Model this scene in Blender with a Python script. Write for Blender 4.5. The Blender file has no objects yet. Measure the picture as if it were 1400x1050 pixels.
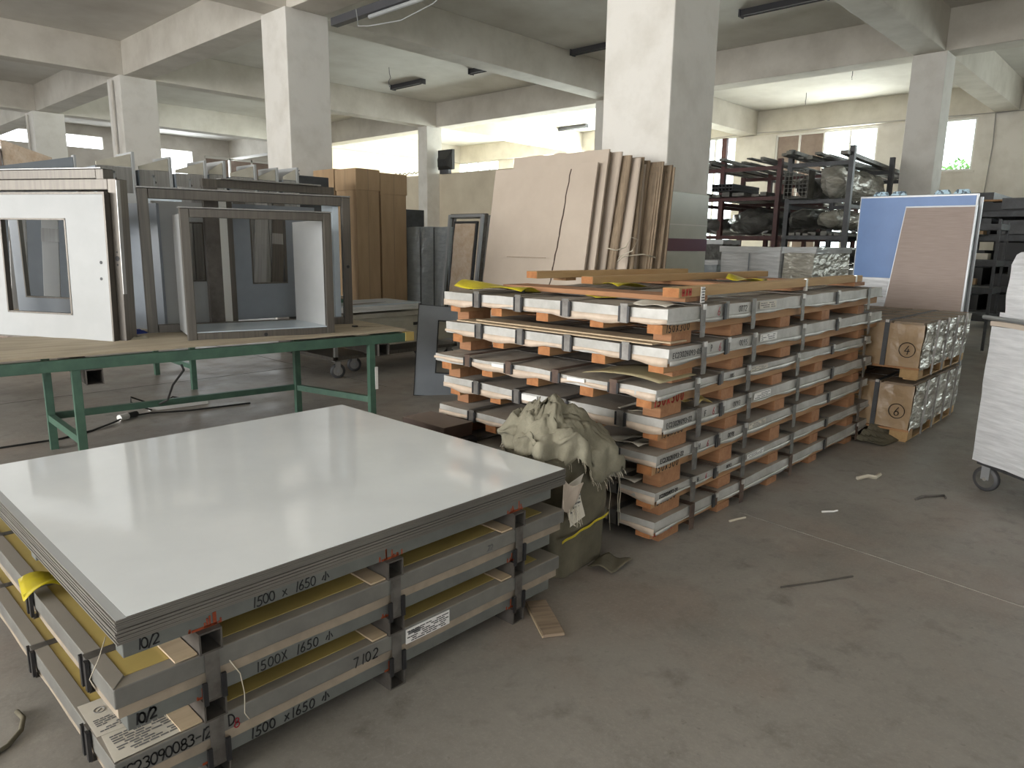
import bpy, bmesh, math, random
from mathutils import Vector, Matrix, noise
random.seed(7)
C = bpy.context.scene.collection
SC = bpy.context.scene

# ---------------------------------------------------------------- camera, sky, daylight, exposure
CAM_H, F_PX = 1.55, 977.3
PITCH, ROLL, YAW = math.radians(11.14), math.radians(-0.876), math.radians(43.3)

def make_camera():
    # level frame: x right, y forward, z up; the hall's own x axis lies YAW to the right of the view
    r, d, f = Vector((1, 0, 0)), Vector((0, 0, -1)), Vector((0, 1, 0))
    c, s = math.cos(PITCH), math.sin(PITCH)
    f, d = c * f + s * d, c * d - s * f
    c, s = math.cos(ROLL), math.sin(ROLL)
    r, d = c * r + s * d, c * d - s * r
    sy, cy = math.sin(YAW), math.cos(YAW)
    w = lambda v: Vector((sy * v.x + cy * v.y, -cy * v.x + sy * v.y, v.z))
    r, d, f = w(r), w(d), w(f)
    cam = bpy.data.cameras.new('camera')
    cam.sensor_width = 36.0
    cam.lens = F_PX / 1400 * 36.0
    cam.clip_start, cam.clip_end = 0.05, 300
    o = bpy.data.objects.new('camera', cam)
    m = Matrix(((r.x, -d.x, -f.x, 0), (r.y, -d.y, -f.y, 0), (r.z, -d.z, -f.z, CAM_H), (0, 0, 0, 1)))
    o.matrix_world = m
    C.objects.link(o)
    SC.camera = o
make_camera()

SC.view_settings.view_transform = 'Standard'
SC.view_settings.look = 'None'
SC.view_settings.gamma = 1.0
SC.view_settings.use_curve_mapping = False
SC.view_settings.exposure = 0.15

world = bpy.data.worlds.new('sky')
SC.world = world
world.use_nodes = True
wb = world.node_tree.nodes['Background']
wb.inputs[0].default_value = (0.90, 0.96, 1.0, 1)
wb.inputs[1].default_value = 4.5

def daylight(name, loc, target, sx, sy, power, col=(1, 0.97, 0.93), portal=False):
    l = bpy.data.lights.new(name, 'AREA')
    l.shape = 'RECTANGLE'; l.size, l.size_y = sx, sy
    l.energy = power; l.color = col
    if portal: l.cycles.is_portal = True
    o = bpy.data.objects.new(name, l)
    o.location = loc
    o.rotation_euler = (Vector(target) - Vector(loc)).to_track_quat('-Z', 'Y').to_euler()
    C.objects.link(o)
    return o
# daylight through the loading door and the hall windows, some of them unseen additions
daylight('daylight_loading_door', (-11.9, 5.5, 3.0), (10, 5.5, 2.2), 14, 3.2, 1750, (1, 0.975, 0.94))
daylight('daylight_far_side_opening', (14, 31.6, 4.2), (8, 4, 1.0), 6.5, 1.5, 350, (0.86, 0.94, 1))
for yy, ww in ((8.0, 4.0), (5.0, 1.3), (12.3, 2.5), (23.5, 2.8)):
    daylight('daylight_window_portal', (22.55, yy, 4.28), (0, yy, 4.28), ww, 1.4, 1, portal=True)
daylight('fill_light_tall_window', (22.56, 17.6, 3.0), (10, 17.6, 3.6), 7.0, 3.8, 2600, (0.97, 1.0, 0.97))  # added lamp in a hidden window, brightens the last bay
daylight('fill_light_right_end', (22.56, -3.2, 3.4), (10, -3.2, 4.2), 8.4, 2.8, 350, (0.97, 1.0, 0.97))  # added lamp out of frame, lifts the last bay from the right
daylight('daylight_rack_windows', (22.56, 8.5, 3.2), (12, 8.5, 3.6), 2.8, 3.3, 500, (1, 0.99, 0.95))

# ---------------------------------------------------------------- materials
def mat(name, c1, c2=None, scale=4.0, rough=0.6, metal=0.0, bump=0.0, bscale=40.0, detail=5.0,
        lo=0.35, hi=0.65, stretch=(1, 1, 1), rough2=None, coat=0.0, dust=None, dust_amt=0.8, bdist=0.01, rot=None):
    m = bpy.data.materials.new(name); m.use_nodes = True
    nt = m.node_tree; N = nt.nodes; L = nt.links
    b = N['Principled BSDF']
    b.inputs['Roughness'].default_value = rough
    b.inputs['Metallic'].default_value = metal
    b.inputs['Coat Weight'].default_value = coat
    b.inputs['Coat Roughness'].default_value = 0.12
    tc = N.new('ShaderNodeTexCoord'); mp = N.new('ShaderNodeMapping')
    mp.inputs['Scale'].default_value = stretch
    if rot: mp.inputs['Rotation'].default_value = rot
    L.new(tc.outputs['Object'], mp.inputs['Vector'])
    col = None
    if c2 is not None:
        n = N.new('ShaderNodeTexNoise'); n.inputs['Scale'].default_value = scale; n.inputs['Detail'].default_value = detail
        n.inputs['Roughness'].default_value = 0.62
        L.new(mp.outputs[0], n.inputs['Vector'])
        mr = N.new('ShaderNodeMapRange'); mr.inputs[1].default_value = lo; mr.inputs[2].default_value = hi
        L.new(n.outputs['Fac'], mr.inputs[0])
        mx = N.new('ShaderNodeMix'); mx.data_type = 'RGBA'
        mx.inputs[6].default_value = (*c1, 1); mx.inputs[7].default_value = (*c2, 1)
        L.new(mr.outputs[0], mx.inputs[0])
        col = mx.outputs[2]
        if rough2 is not None:
            r = N.new('ShaderNodeMapRange'); r.inputs[3].default_value = rough; r.inputs[4].default_value = rough2
            L.new(mr.outputs[0], r.inputs[0]); L.new(r.outputs[0], b.inputs['Roughness'])
    if dust is not None:
        g = N.new('ShaderNodeNewGeometry'); sx = N.new('ShaderNodeSeparateXYZ')
        L.new(g.outputs['True Normal'], sx.inputs[0])
        n2 = N.new('ShaderNodeTexNoise'); n2.inputs['Scale'].default_value = 3.5; n2.inputs['Detail'].default_value = 6
        L.new(tc.outputs['Object'], n2.inputs['Vector'])
        mr1 = N.new('ShaderNodeMapRange'); mr1.inputs[1].default_value = 0.5; mr1.inputs[2].default_value = 0.9
        L.new(sx.outputs['Z'], mr1.inputs[0])
        mr2 = N.new('ShaderNodeMapRange'); mr2.inputs[1].default_value = 0.25; mr2.inputs[2].default_value = 0.55
        mr2.inputs[3].default_value = dust_amt * 0.6; mr2.inputs[4].default_value = dust_amt
        L.new(n2.outputs['Fac'], mr2.inputs[0])
        mu = N.new('ShaderNodeMath'); mu.operation = 'MULTIPLY'
        L.new(mr1.outputs[0], mu.inputs[0]); L.new(mr2.outputs[0], mu.inputs[1])
        mx2 = N.new('ShaderNodeMix'); mx2.data_type = 'RGBA'
        if col is not None: L.new(col, mx2.inputs[6])
        else: mx2.inputs[6].default_value = (*c1, 1)
        mx2.inputs[7].default_value = (*dust, 1)
        L.new(mu.outputs[0], mx2.inputs[0]); col = mx2.outputs[2]
        rr = N.new('ShaderNodeMapRange'); rr.inputs[3].default_value = rough; rr.inputs[4].default_value = 0.9
        L.new(mu.outputs[0], rr.inputs[0]); L.new(rr.outputs[0], b.inputs['Roughness'])
        mm = N.new('ShaderNodeMapRange'); mm.inputs[3].default_value = metal; mm.inputs[4].default_value = 0.0
        L.new(mu.outputs[0], mm.inputs[0]); L.new(mm.outputs[0], b.inputs['Metallic'])
    if col is not None: L.new(col, b.inputs['Base Color'])
    else: b.inputs['Base Color'].default_value = (*c1, 1)
    if bump:
        n3 = N.new('ShaderNodeTexNoise'); n3.inputs['Scale'].default_value = bscale; n3.inputs['Detail'].default_value = 4
        L.new(mp.outputs[0], n3.inputs['Vector'])
        bp = N.new('ShaderNodeBump'); bp.inputs['Strength'].default_value = bump; bp.inputs['Distance'].default_value = bdist
        L.new(n3.outputs['Fac'], bp.inputs['Height']); L.new(bp.outputs[0], b.inputs['Normal'])
    return m

def wood_mat(name, a, b_, along='x', scale=3.0):
    st = {'x': (0.6, 9, 9), 'y': (9, 0.6, 9), 'z': (9, 9, 0.6)}[along]
    return mat(name, a, b_, scale=scale, rough=0.75, stretch=st, bump=0.25, bscale=14, lo=0.3, hi=0.7, bdist=0.003)

def floor_mat():
    m = bpy.data.materials.new('concrete_floor'); m.use_nodes = True
    nt = m.node_tree; N = nt.nodes; L = nt.links; b = N['Principled BSDF']
    tc = N.new('ShaderNodeTexCoord')
    def nz(s, d, r=0.6):
        n = N.new('ShaderNodeTexNoise'); n.inputs['Scale'].default_value = s; n.inputs['Detail'].default_value = d
        n.inputs['Roughness'].default_value = r
        L.new(tc.outputs['Object'], n.inputs['Vector']); return n.outputs['Fac']
    def mrange(s, a, b2, c=0.0, d=1.0):
        r = N.new('ShaderNodeMapRange'); r.inputs[1].default_value = a; r.inputs[2].default_value = b2
        r.inputs[3].default_value = c; r.inputs[4].default_value = d
        L.new(s, r.inputs[0]); return r.outputs[0]
    def mix(fac, a, bcol):
        x = N.new('ShaderNodeMix'); x.data_type = 'RGBA'
        if isinstance(a, tuple): x.inputs[6].default_value = (*a, 1)
        else: L.new(a, x.inputs[6])
        x.inputs[7].default_value = (*bcol, 1); L.new(fac, x.inputs[0]); return x.outputs[2]
    col = mix(mrange(nz(1.1, 8, 0.65), 0.34, 0.66), (0.23, 0.213, 0.19), (0.34, 0.318, 0.285))
    col = mix(mrange(nz(5.5, 6), 0.56, 0.72, 0, 0.7), col, (0.135, 0.123, 0.108))          # stains
    col = mix(mrange(nz(2.3, 9, 0.75), 0.60, 0.70, 0, 0.55), col, (0.43, 0.41, 0.37))      # scuffed pale dust
    col = mix(mrange(nz(26, 3), 0.66, 0.74, 0, 0.5), col, (0.12, 0.11, 0.10))              # specks
    col = mix(mrange(nz(0.9, 7), 0.48, 0.6, 0, 0.45), col, (0.29, 0.225, 0.185))
    col = mix(mrange(nz(60, 4, 0.8), 0.5, 0.75, 0, 0.5), col, (0.40, 0.375, 0.33))
    col = mix(mrange(nz(9, 9, 0.8), 0.5, 0.7, 0, 0.5), col, (0.175, 0.162, 0.145))
    col = mix(mrange(nz(0.55, 4), 0.5, 0.68, 0, 0.4), col, (0.19, 0.175, 0.155))
    L.new(col, b.inputs['Base Color'])
    L.new(mrange(nz(3, 5), 0.3, 0.7, 0.38, 0.62), b.inputs['Roughness'])
    bp = N.new('ShaderNodeBump'); bp.inputs['Strength'].default_value = 0.12; bp.inputs['Distance'].default_value = 0.01
    L.new(nz(30, 6), bp.inputs['Height']); L.new(bp.outputs[0], b.inputs['Normal'])
    return m

def pane_mat():
    m = bpy.data.materials.new('window_glass'); m.use_nodes = True
    nt = m.node_tree; N = nt.nodes; L = nt.links
    N.remove(N['Principled BSDF'])
    t = N.new('ShaderNodeBsdfTransparent'); g = N.new('ShaderNodeBsdfGlossy'); g.inputs['Roughness'].default_value = 0.02
    t.inputs[0].default_value = (0.95, 0.98, 0.97, 1)
    x = N.new('ShaderNodeMixShader'); x.inputs[0].default_value = 0.06
    L.new(t.outputs[0], x.inputs[1]); L.new(g.outputs[0], x.inputs[2]); L.new(x.outputs[0], N['Material Output'].inputs[0])
    return m

def film_mat(name, tint=(0.9, 0.92, 0.92), alpha=0.35):
    """clear stretch film: part glossy crumples, part see-through"""
    m = bpy.data.materials.new(name); m.use_nodes = True
    nt = m.node_tree; N = nt.nodes; L = nt.links; b = N['Principled BSDF']
    b.inputs['Base Color'].default_value = (*tint, 1); b.inputs['Roughness'].default_value = 0.16
    tc = N.new('ShaderNodeTexCoord'); mp = N.new('ShaderNodeMapping'); mp.inputs['Scale'].default_value = (1, 1, 2.2)
    mp.inputs['Rotation'].default_value = (0.35, 0.3, 0)
    L.new(tc.outputs['Object'], mp.inputs[0])
    n = N.new('ShaderNodeTexNoise'); n.inputs['Scale'].default_value = 9; n.inputs['Detail'].default_value = 5
    n.inputs['Distortion'].default_value = 1.5
    L.new(mp.outputs[0], n.inputs['Vector'])
    bp = N.new('ShaderNodeBump'); bp.inputs['Strength'].default_value = 0.9; bp.inputs['Distance'].default_value = 0.03
    L.new(n.outputs['Fac'], bp.inputs['Height']); L.new(bp.outputs[0], b.inputs['Normal'])
    r = N.new('ShaderNodeMapRange'); r.inputs[1].default_value = 0.45; r.inputs[2].default_value = 0.62
    r.inputs[3].default_value = alpha * 0.45; r.inputs[4].default_value = min(1, alpha * 1.7)
    L.new(n.outputs['Fac'], r.inputs[0]); L.new(r.outputs[0], b.inputs['Alpha'])
    return m

M = {}
def build_mats():
    M['floor'] = floor_mat()
    M['plaster'] = mat('old_plaster', (0.66, 0.628, 0.58), (0.50, 0.465, 0.415), scale=1.6, rough=0.8, bump=0.15, bscale=12, lo=0.42, hi=0.8, detail=8)
    M['column'] = mat('column_plaster', (0.72, 0.695, 0.645), (0.55, 0.52, 0.46), scale=2.2, rough=0.75, bump=0.2, bscale=16, lo=0.45, hi=0.85, detail=9)
    M['beam'] = mat('beam_plaster', (0.60, 0.565, 0.50), (0.43, 0.395, 0.335), scale=1.3, rough=0.85, bump=0.2, bscale=10, lo=0.4, hi=0.8, detail=8)
    M['ceiling'] = mat('ceiling_plaster', (0.66, 0.64, 0.59), (0.52, 0.49, 0.44), scale=0.7, rough=0.85, lo=0.4, hi=0.75, detail=7)
    M['cream'] = mat('cream_wall', (0.72, 0.64, 0.50), (0.60, 0.52, 0.39), scale=1.4, rough=0.85, lo=0.4, hi=0.8, detail=8)
    M['tile'] = mat('dado_tile', (0.46, 0.46, 0.375), (0.39, 0.39, 0.315), scale=3, rough=0.4, lo=0.35, hi=0.7)
    M['tile_red'] = mat('red_tile', (0.095, 0.016, 0.022), rough=0.3)
    M['glass'] = pane_mat()
    M['white_frame'] = mat('white_window_frame', (0.75, 0.74, 0.70), rough=0.5)
    M['brown_board'] = mat('brown_board', (0.30, 0.23, 0.19), (0.24, 0.18, 0.15), rough=0.6)
    M['lamp'] = mat('dusty_lamp_metal', (0.10, 0.10, 0.11), rough=0.5, metal=0.4)
    M['wire'] = mat('grey_wire', (0.30, 0.29, 0.27), rough=0.6)
    M['white_sheet'] = mat('white_protective_film', (0.86, 0.90, 0.92), (0.78, 0.82, 0.84), scale=1.7, rough=0.05, rough2=0.14, coat=0.35, bump=0.02, bscale=2.2, lo=0.4, hi=0.75, bdist=0.02)
    M['sheet_edge'] = mat('cut_steel_edge', (0.25, 0.235, 0.21), (0.15, 0.14, 0.125), scale=3, rough=0.5, metal=0.35, stretch=(0.5, 0.5, 60))
    M['steel_wrap'] = mat('dusty_zinc_wrap', (0.225, 0.22, 0.20), (0.165, 0.16, 0.147), scale=5, rough=0.5, metal=0.25, bump=0.1, bscale=9, dust=(0.28, 0.245, 0.20))
    M['steel_runner'] = mat('grey_steel_runner', (0.195, 0.205, 0.19), (0.15, 0.155, 0.145), scale=6, rough=0.5, metal=0.3)
    M['kraft_strip'] = mat('kraft_strip', (0.37, 0.30, 0.225), (0.26, 0.215, 0.165), scale=8, rough=0.8)
    M['tube'] = mat('steel_tube', (0.16, 0.145, 0.13), (0.10, 0.09, 0.08), scale=10, rough=0.55, metal=0.5)
    M['rust'] = mat('rust_paint', (0.36, 0.075, 0.022), (0.22, 0.04, 0.015), scale=30, rough=0.9)
    M['strap'] = mat('steel_strap', (0.22, 0.21, 0.195), (0.13, 0.12, 0.11), scale=15, rough=0.4, metal=0.6)
    M['strap_brown'] = mat('rusty_strap', (0.13, 0.085, 0.06), (0.08, 0.05, 0.04), scale=15, rough=0.55, metal=0.3)
    M['black_tape'] = mat('black_tape', (0.018, 0.018, 0.02), rough=0.35)
    M['clip'] = mat('bright_strap_clip', (0.62, 0.61, 0.58), rough=0.3, metal=0.8)
    M['yellow'] = mat('yellow_film', (0.52, 0.395, 0.13), (0.43, 0.33, 0.12), scale=3, rough=0.4)
    M['yellow_bright'] = mat('bright_yellow_film', (0.60, 0.50, 0.02), (0.46, 0.37, 0.02), scale=8, rough=0.35)
    M['ink'] = mat('black_ink', (0.012, 0.012, 0.014), rough=0.6)
    M['red_ink'] = mat('red_ink', (0.42, 0.025, 0.045), rough=0.6)
    M['red_paint'] = mat('red_stencil_paint', (0.58, 0.03, 0.03), (0.42, 0.05, 0.035), scale=30, rough=0.7)
    M['grey_ink'] = mat('print_grey', (0.16, 0.16, 0.16), rough=0.7)
    M['paper'] = mat('dusty_paper', (0.66, 0.62, 0.54), (0.55, 0.51, 0.43), scale=5, rough=0.8)
    M['label'] = mat('white_label', (0.80, 0.79, 0.76), rough=0.6)
    M['foil'] = mat('foil_wrap', (0.54, 0.53, 0.50), (0.40, 0.39, 0.36), scale=7, rough=0.42, metal=0.15, bump=0.35, bscale=14, dust=(0.32, 0.275, 0.225), dust_amt=0.95, bdist=0.012)
    M['foil_hem'] = mat('foil_hem', (0.66, 0.54, 0.43), (0.55, 0.44, 0.34), scale=9, rough=0.5, bump=0.4, bscale=18)
    M['fir'] = wood_mat('orange_fir', (0.47, 0.275, 0.13), (0.33, 0.175, 0.08))
    M['fir_end'] = mat('fir_end_grain', (0.46, 0.20, 0.075), (0.33, 0.13, 0.045), scale=20, rough=0.8)
    M['pine'] = wood_mat('pale_pine', (0.52, 0.34, 0.16), (0.42, 0.26, 0.115))
    M['pine_y'] = wood_mat('pale_pine_cross', (0.50, 0.27, 0.125), (0.36, 0.18, 0.08), along='y')
    M['fir_y'] = wood_mat('orange_fir_cross', (0.42, 0.215, 0.105), (0.30, 0.14, 0.065), along='y')
    M['slat'] = wood_mat('thin_slat', (0.58, 0.46, 0.31), (0.46, 0.35, 0.23))
    M['ply_dirty'] = mat('dirty_plywood', (0.45, 0.385, 0.28), (0.33, 0.28, 0.205), scale=4, rough=0.8, stretch=(0.5, 3, 3))
    M['green'] = mat('green_paint', (0.075, 0.15, 0.105), (0.055, 0.11, 0.08), scale=8, rough=0.45)
    M['brushed'] = mat('brushed_steel', (0.155, 0.14, 0.12), (0.11, 0.10, 0.088), scale=4, rough=0.42, metal=0.55, stretch=(12, 12, 0.4))
    M['brushed_light'] = mat('bright_steel', (0.36, 0.355, 0.34), (0.27, 0.265, 0.255), scale=4, rough=0.38, metal=0.55, stretch=(12, 12, 0.4))
    M['white_panel'] = mat('white_coated_panel', (0.43, 0.44, 0.44), (0.39, 0.40, 0.40), scale=2.5, rough=0.6)
    M['blue_panel'] = mat('pale_blue_coated_panel', (0.60, 0.68, 0.74), (0.52, 0.60, 0.66), scale=2, rough=0.22)
    M['grey_panel'] = mat('grey_coated_panel', (0.27, 0.30, 0.335), (0.22, 0.245, 0.275), scale=2, rough=0.3)
    M['dark'] = mat('dark_edge', (0.02, 0.02, 0.022), rough=0.5)
    M['carton'] = mat('brown_cardboard', (0.40, 0.275, 0.16), (0.34, 0.23, 0.13), scale=3, rough=0.8, stretch=(3, 3, 0.5))
    M['carton_old'] = mat('pale_old_cardboard', (0.53, 0.45, 0.37), (0.44, 0.365, 0.295), scale=1.6, rough=0.85, lo=0.35, hi=0.75)
    M['carton_edge'] = mat('cardboard_edges', (0.33, 0.25, 0.17), (0.20, 0.15, 0.10), scale=4, rough=0.85, stretch=(14, 14, 0.3))
    M['burlap'] = mat('burlap', (0.27, 0.25, 0.185), (0.165, 0.15, 0.105), scale=6, rough=0.95, bump=0.5, bscale=90, bdist=0.004)
    M['sack'] = mat('woven_sack', (0.16, 0.14, 0.095), (0.10, 0.09, 0.06), scale=5, rough=0.9, bump=0.5, bscale=60, bdist=0.004)
    M['thread'] = mat('pale_thread', (0.55, 0.50, 0.40), rough=0.9)
    M['rubber'] = mat('black_rubber', (0.02, 0.02, 0.02), rough=0.6)
    M['tyre'] = mat('grey_tyre', (0.06, 0.06, 0.063), rough=0.5)
    M['cream_paint'] = mat('cream_painted_board', (0.58, 0.55, 0.46), (0.47, 0.44, 0.36), scale=4, rough=0.6)
    M['grey_metal'] = mat('dark_grey_rack', (0.075, 0.078, 0.082), (0.05, 0.05, 0.053), scale=8, rough=0.5, metal=0.3)
    M['red_metal'] = mat('dark_red_rack', (0.085, 0.025, 0.022), (0.06, 0.016, 0.015), scale=8, rough=0.5)
    M['profile'] = mat('old_profiles', (0.16, 0.155, 0.135), (0.08, 0.078, 0.07), scale=6, rough=0.5, metal=0.4)
    M['bundle'] = mat('wrapped_bundle', (0.145, 0.142, 0.13), (0.06, 0.058, 0.052), scale=5, rough=0.3, bump=1.0, bscale=7, stretch=(0.4, 1, 1), bdist=0.06)
    M['khaki'] = mat('dusty_yellow_film', (0.42, 0.36, 0.20), (0.33, 0.285, 0.18), scale=4, rough=0.5)
    M['film'] = film_mat('stretch_film', alpha=0.45)
    M['film_white'] = mat('film_over_white', (0.70, 0.71, 0.725), (0.58, 0.59, 0.605), scale=5, rough=0.22, bump=0.55, bscale=3.2, detail=2, stretch=(1, 1, 9), bdist=0.02, coat=1.0, rot=(0.3, 0.1, 0))
    M['film_carton'] = mat('film_over_cardboard', (0.46, 0.32, 0.185), (0.38, 0.255, 0.14), scale=3, rough=0.35, bump=0.8, bscale=4, bdist=0.05, coat=1.0)
    M['film_silver'] = mat('crinkled_silver_film', (0.56, 0.54, 0.48), (0.36, 0.34, 0.29), scale=6, rough=0.2, bump=1.0, bscale=9, stretch=(0.6, 0.6, 1.6), bdist=0.05, metal=0.25)
    M['door_blue'] = mat('blue_door_film', (0.105, 0.215, 0.47), (0.09, 0.185, 0.42), scale=2, rough=0.4)
    M['door_brown'] = mat('brown_ribbed_board', (0.36, 0.285, 0.245), (0.285, 0.22, 0.19), scale=5, rough=0.6, stretch=(1, 1, 45))
    M['mauve'] = M['door_brown']
    M['silver'] = mat('aluminium_edge', (0.34, 0.35, 0.36), rough=0.4, metal=0.5)
    M['foam'] = mat('pale_blue_foam', (0.50, 0.68, 0.80), (0.10, 0.14, 0.18), scale=30, rough=0.7, lo=0.5, hi=0.55)
    M['dark_wood'] = mat('dark_brown_block', (0.075, 0.045, 0.032), (0.05, 0.03, 0.022), scale=6, rough=0.6, dust=(0.25, 0.20, 0.17), dust_amt=0.7)
    M['leaf'] = mat('green_leaves', (0.13, 0.32, 0.05), (0.07, 0.20, 0.03), scale=3, rough=0.7)
    M['bark'] = mat('bark', (0.16, 0.11, 0.07), rough=0.9)
    M['yard'] = mat('pale_yard', (0.62, 0.60, 0.56), (0.52, 0.50, 0.46), scale=0.6, rough=0.9)
    M['blue_cloth'] = mat('blue_gloves', (0.02, 0.04, 0.22), rough=0.8)
    M['plank'] = mat('worn_plank', (0.34, 0.255, 0.175), (0.22, 0.16, 0.11), scale=5, rough=0.8, stretch=(8, 0.8, 8))
    M['bubble'] = mat('film_over_tan_board', (0.50, 0.38, 0.27), (0.60, 0.50, 0.40), scale=9, rough=0.25, bump=0.8, bscale=9, bdist=0.02, coat=0.5)
    M['grey_film'] = mat('film_over_grey', (0.27, 0.30, 0.32), (0.33, 0.36, 0.38), scale=5, rough=0.3, bump=0.6, bscale=6, stretch=(1, 1, 2.5), bdist=0.02)
build_mats()

# ---------------------------------------------------------------- mesh helpers
class MB:
    def __init__(s): s.bm = bmesh.new(); s.mi = 0
    def _f(s, vs):
        try:
            f = s.bm.faces.new(vs); f.material_index = s.mi; return f
        except ValueError: return None
    def box(s, x0, x1, y0, y1, z0, z1, top=None):
        P = [(x0, y0, z0), (x1, y0, z0), (x1, y1, z0), (x0, y1, z0), (x0, y0, z1), (x1, y0, z1), (x1, y1, z1), (x0, y1, z1)]
        return s.hexa(P)
    def hexa(s, P):
        v = [s.bm.verts.new(p) for p in P]
        for q in ((3, 2, 1, 0), (4, 5, 6, 7), (0, 1, 5, 4), (1, 2, 6, 5), (2, 3, 7, 6), (3, 0, 4, 7)): s._f([v[i] for i in q])
        return s
    def obox(s, c, ux, uy, uz, hx, hy, hz):
        """oriented box: centre, three unit axes, half sizes"""
        c, ux, uy, uz = map(Vector, (c, ux, uy, uz)); P = []
        for dz in (-1, 1):
            for dx, dy in ((-1, -1), (1, -1), (1, 1), (-1, 1)): P.append(c + ux * hx * dx + uy * hy * dy + uz * hz * dz)
        return s.hexa(P)
    def tube(s, pts, r, n=8, cap=True, closed=False):
        pts = [Vector(p) for p in pts]; rings = []
        for i, p in enumerate(pts):
            a = pts[max(i - 1, 0)]; b = pts[min(i + 1, len(pts) - 1)]
            d = (b - a).normalized() if (b - a).length > 1e-9 else Vector((0, 0, 1))
            e = Vector((0, 0, 1)) if abs(d.z) < 0.9 else Vector((1, 0, 0))
            u = d.cross(e).normalized(); w = d.cross(u)
            rr = r[i] if isinstance(r, (list, tuple)) else r
            rings.append([s.bm.verts.new(p + (u * math.cos(2 * math.pi * k / n) + w * math.sin(2 * math.pi * k / n)) * rr) for k in range(n)])
        for i in range(len(rings) - 1):
            for k in range(n): s._f([rings[i][k], rings[i][(k + 1) % n], rings[i + 1][(k + 1) % n], rings[i + 1][k]])
        if cap:
            s._f(rings[0][::-1]); s._f(rings[-1])
        return s
    def cyl(s, a, b, r, n=16): return s.tube([a, b], r, n)
    def ring(s, x0, x1, y0, y1, z0, z1, t, axis):
        """rectangular tube/loop of wall t, open along axis"""
        if axis == 'y':
            s.box(x0, x1, y0, y1, z0, z0 + t); s.box(x0, x1, y0, y1, z1 - t, z1)
            s.box(x0, x0 + t, y0, y1, z0 + t, z1 - t); s.box(x1 - t, x1, y0, y1, z0 + t, z1 - t)
        elif axis == 'x':
            s.box(x0, x1, y0, y1, z0, z0 + t); s.box(x0, x1, y0, y1, z1 - t, z1)
            s.box(x0, x1, y0, y0 + t, z0 + t, z1 - t); s.box(x0, x1, y1 - t, y1, z0 + t, z1 - t)
        return s
    def grid(s, nx, ny, fn, thick=0.0):
        """sheet from fn(u,v)->point, given real thickness along the normal if thick"""
        V = [[Vector(fn(i / nx, j / ny)) for j in range(ny + 1)] for i in range(nx + 1)]
        def nor(i, j):
            a = V[min(i + 1, nx)][j] - V[max(i - 1, 0)][j]; b = V[i][min(j + 1, ny)] - V[i][max(j - 1, 0)]
            n = a.cross(b); return n.normalized() if n.length > 1e-12 else Vector((0, 0, 1))
        A = [[s.bm.verts.new(V[i][j]) for j in range(ny + 1)] for i in range(nx + 1)]
        for i in range(nx):
            for j in range(ny): s._f([A[i][j], A[i + 1][j], A[i + 1][j + 1], A[i][j + 1]])
        if thick:
            B = [[s.bm.verts.new(V[i][j] - nor(i, j) * thick) for j in range(ny + 1)] for i in range(nx + 1)]
            for i in range(nx):
                for j in range(ny): s._f([B[i][j + 1], B[i + 1][j + 1], B[i + 1][j], B[i][j]])
            for i in range(nx):
                s._f([A[i][0], B[i][0], B[i + 1][0], A[i + 1][0]]); s._f([A[i + 1][ny], B[i + 1][ny], B[i][ny], A[i][ny]])
            for j in range(ny):
                s._f([A[0][j + 1], B[0][j + 1], B[0][j], A[0][j]]); s._f([A[nx][j], B[nx][j], B[nx][j + 1], A[nx][j + 1]])
        return s
    def wheel(s, c, ax, r, w, n=20):
        c, ax = Vector(c), Vector(ax).normalized()
        prof = [(-w / 2, r * .45), (-w / 2, r * .9), (-w * .3, r), (w * .3, r), (w / 2, r * .9), (w / 2, r * .45)]
        e = Vector((0, 0, 1)); u = ax.cross(e).normalized(); v = ax.cross(u)
        R = [[s.bm.verts.new(c + ax * a + (u * math.cos(2 * math.pi * k / n) + v * math.sin(2 * math.pi * k / n)) * q) for k in range(n)] for a, q in prof]
        for i in range(len(R) - 1):
            for k in range(n): s._f([R[i][k], R[i][(k + 1) % n], R[i + 1][(k + 1) % n], R[i + 1][k]])
        s._f(R[0][::-1]); s._f(R[-1]); return s
    def build(s, name, m, parent=None, smooth=False, bevel=0.0, world=True):
        bmesh.ops.recalc_face_normals(s.bm, faces=s.bm.faces)
        me = bpy.data.meshes.new(name)
        if parent is not None and world:
            off = parent.location.copy(); pp = parent.parent
            while pp is not None: off += pp.location; pp = pp.parent
            bmesh.ops.translate(s.bm, verts=s.bm.verts, vec=-off)
        s.bm.to_mesh(me); s.bm.free()
        for mm in (m if isinstance(m, (list, tuple)) else [m]): me.materials.append(mm)
        if smooth:
            for p in me.polygons: p.use_smooth = True
        o = bpy.data.objects.new(name, me); C.objects.link(o)
        if parent is not None: o.parent = parent
        if bevel:
            b = o.modifiers.new('bevel', 'BEVEL'); b.width = bevel; b.segments = 2; b.limit_method = 'ANGLE'; b.angle_limit = math.radians(50)
        return o

def tag(o, label, cat, group=None, kind=None):
    o['label'] = label; o['category'] = cat
    if group: o['group'] = group
    if kind: o['kind'] = kind
    return o
def thing(name, label, cat, loc=(0, 0, 0), group=None, rz=0.0, rx=0.0, ry=0.0):
    o = bpy.data.objects.new(name, None); C.objects.link(o)
    o.location = loc; o.rotation_euler = (rx, ry, rz); o.empty_display_size = 0.1
    return tag(o, label, cat, group)
def struct(o): o['kind'] = 'structure'; return o
def recenter(o, base):
    """move a top-level mesh's origin to base without moving its geometry"""
    b = Vector(base); o.data.transform(Matrix.Translation(-b)); o.location = b; return o
def copy_tree(o, parent=None):
    c = o.copy(); C.objects.link(c)
    if parent is not None: c.parent = parent
    for ch in list(o.children): copy_tree(ch, c)
    return c

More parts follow.
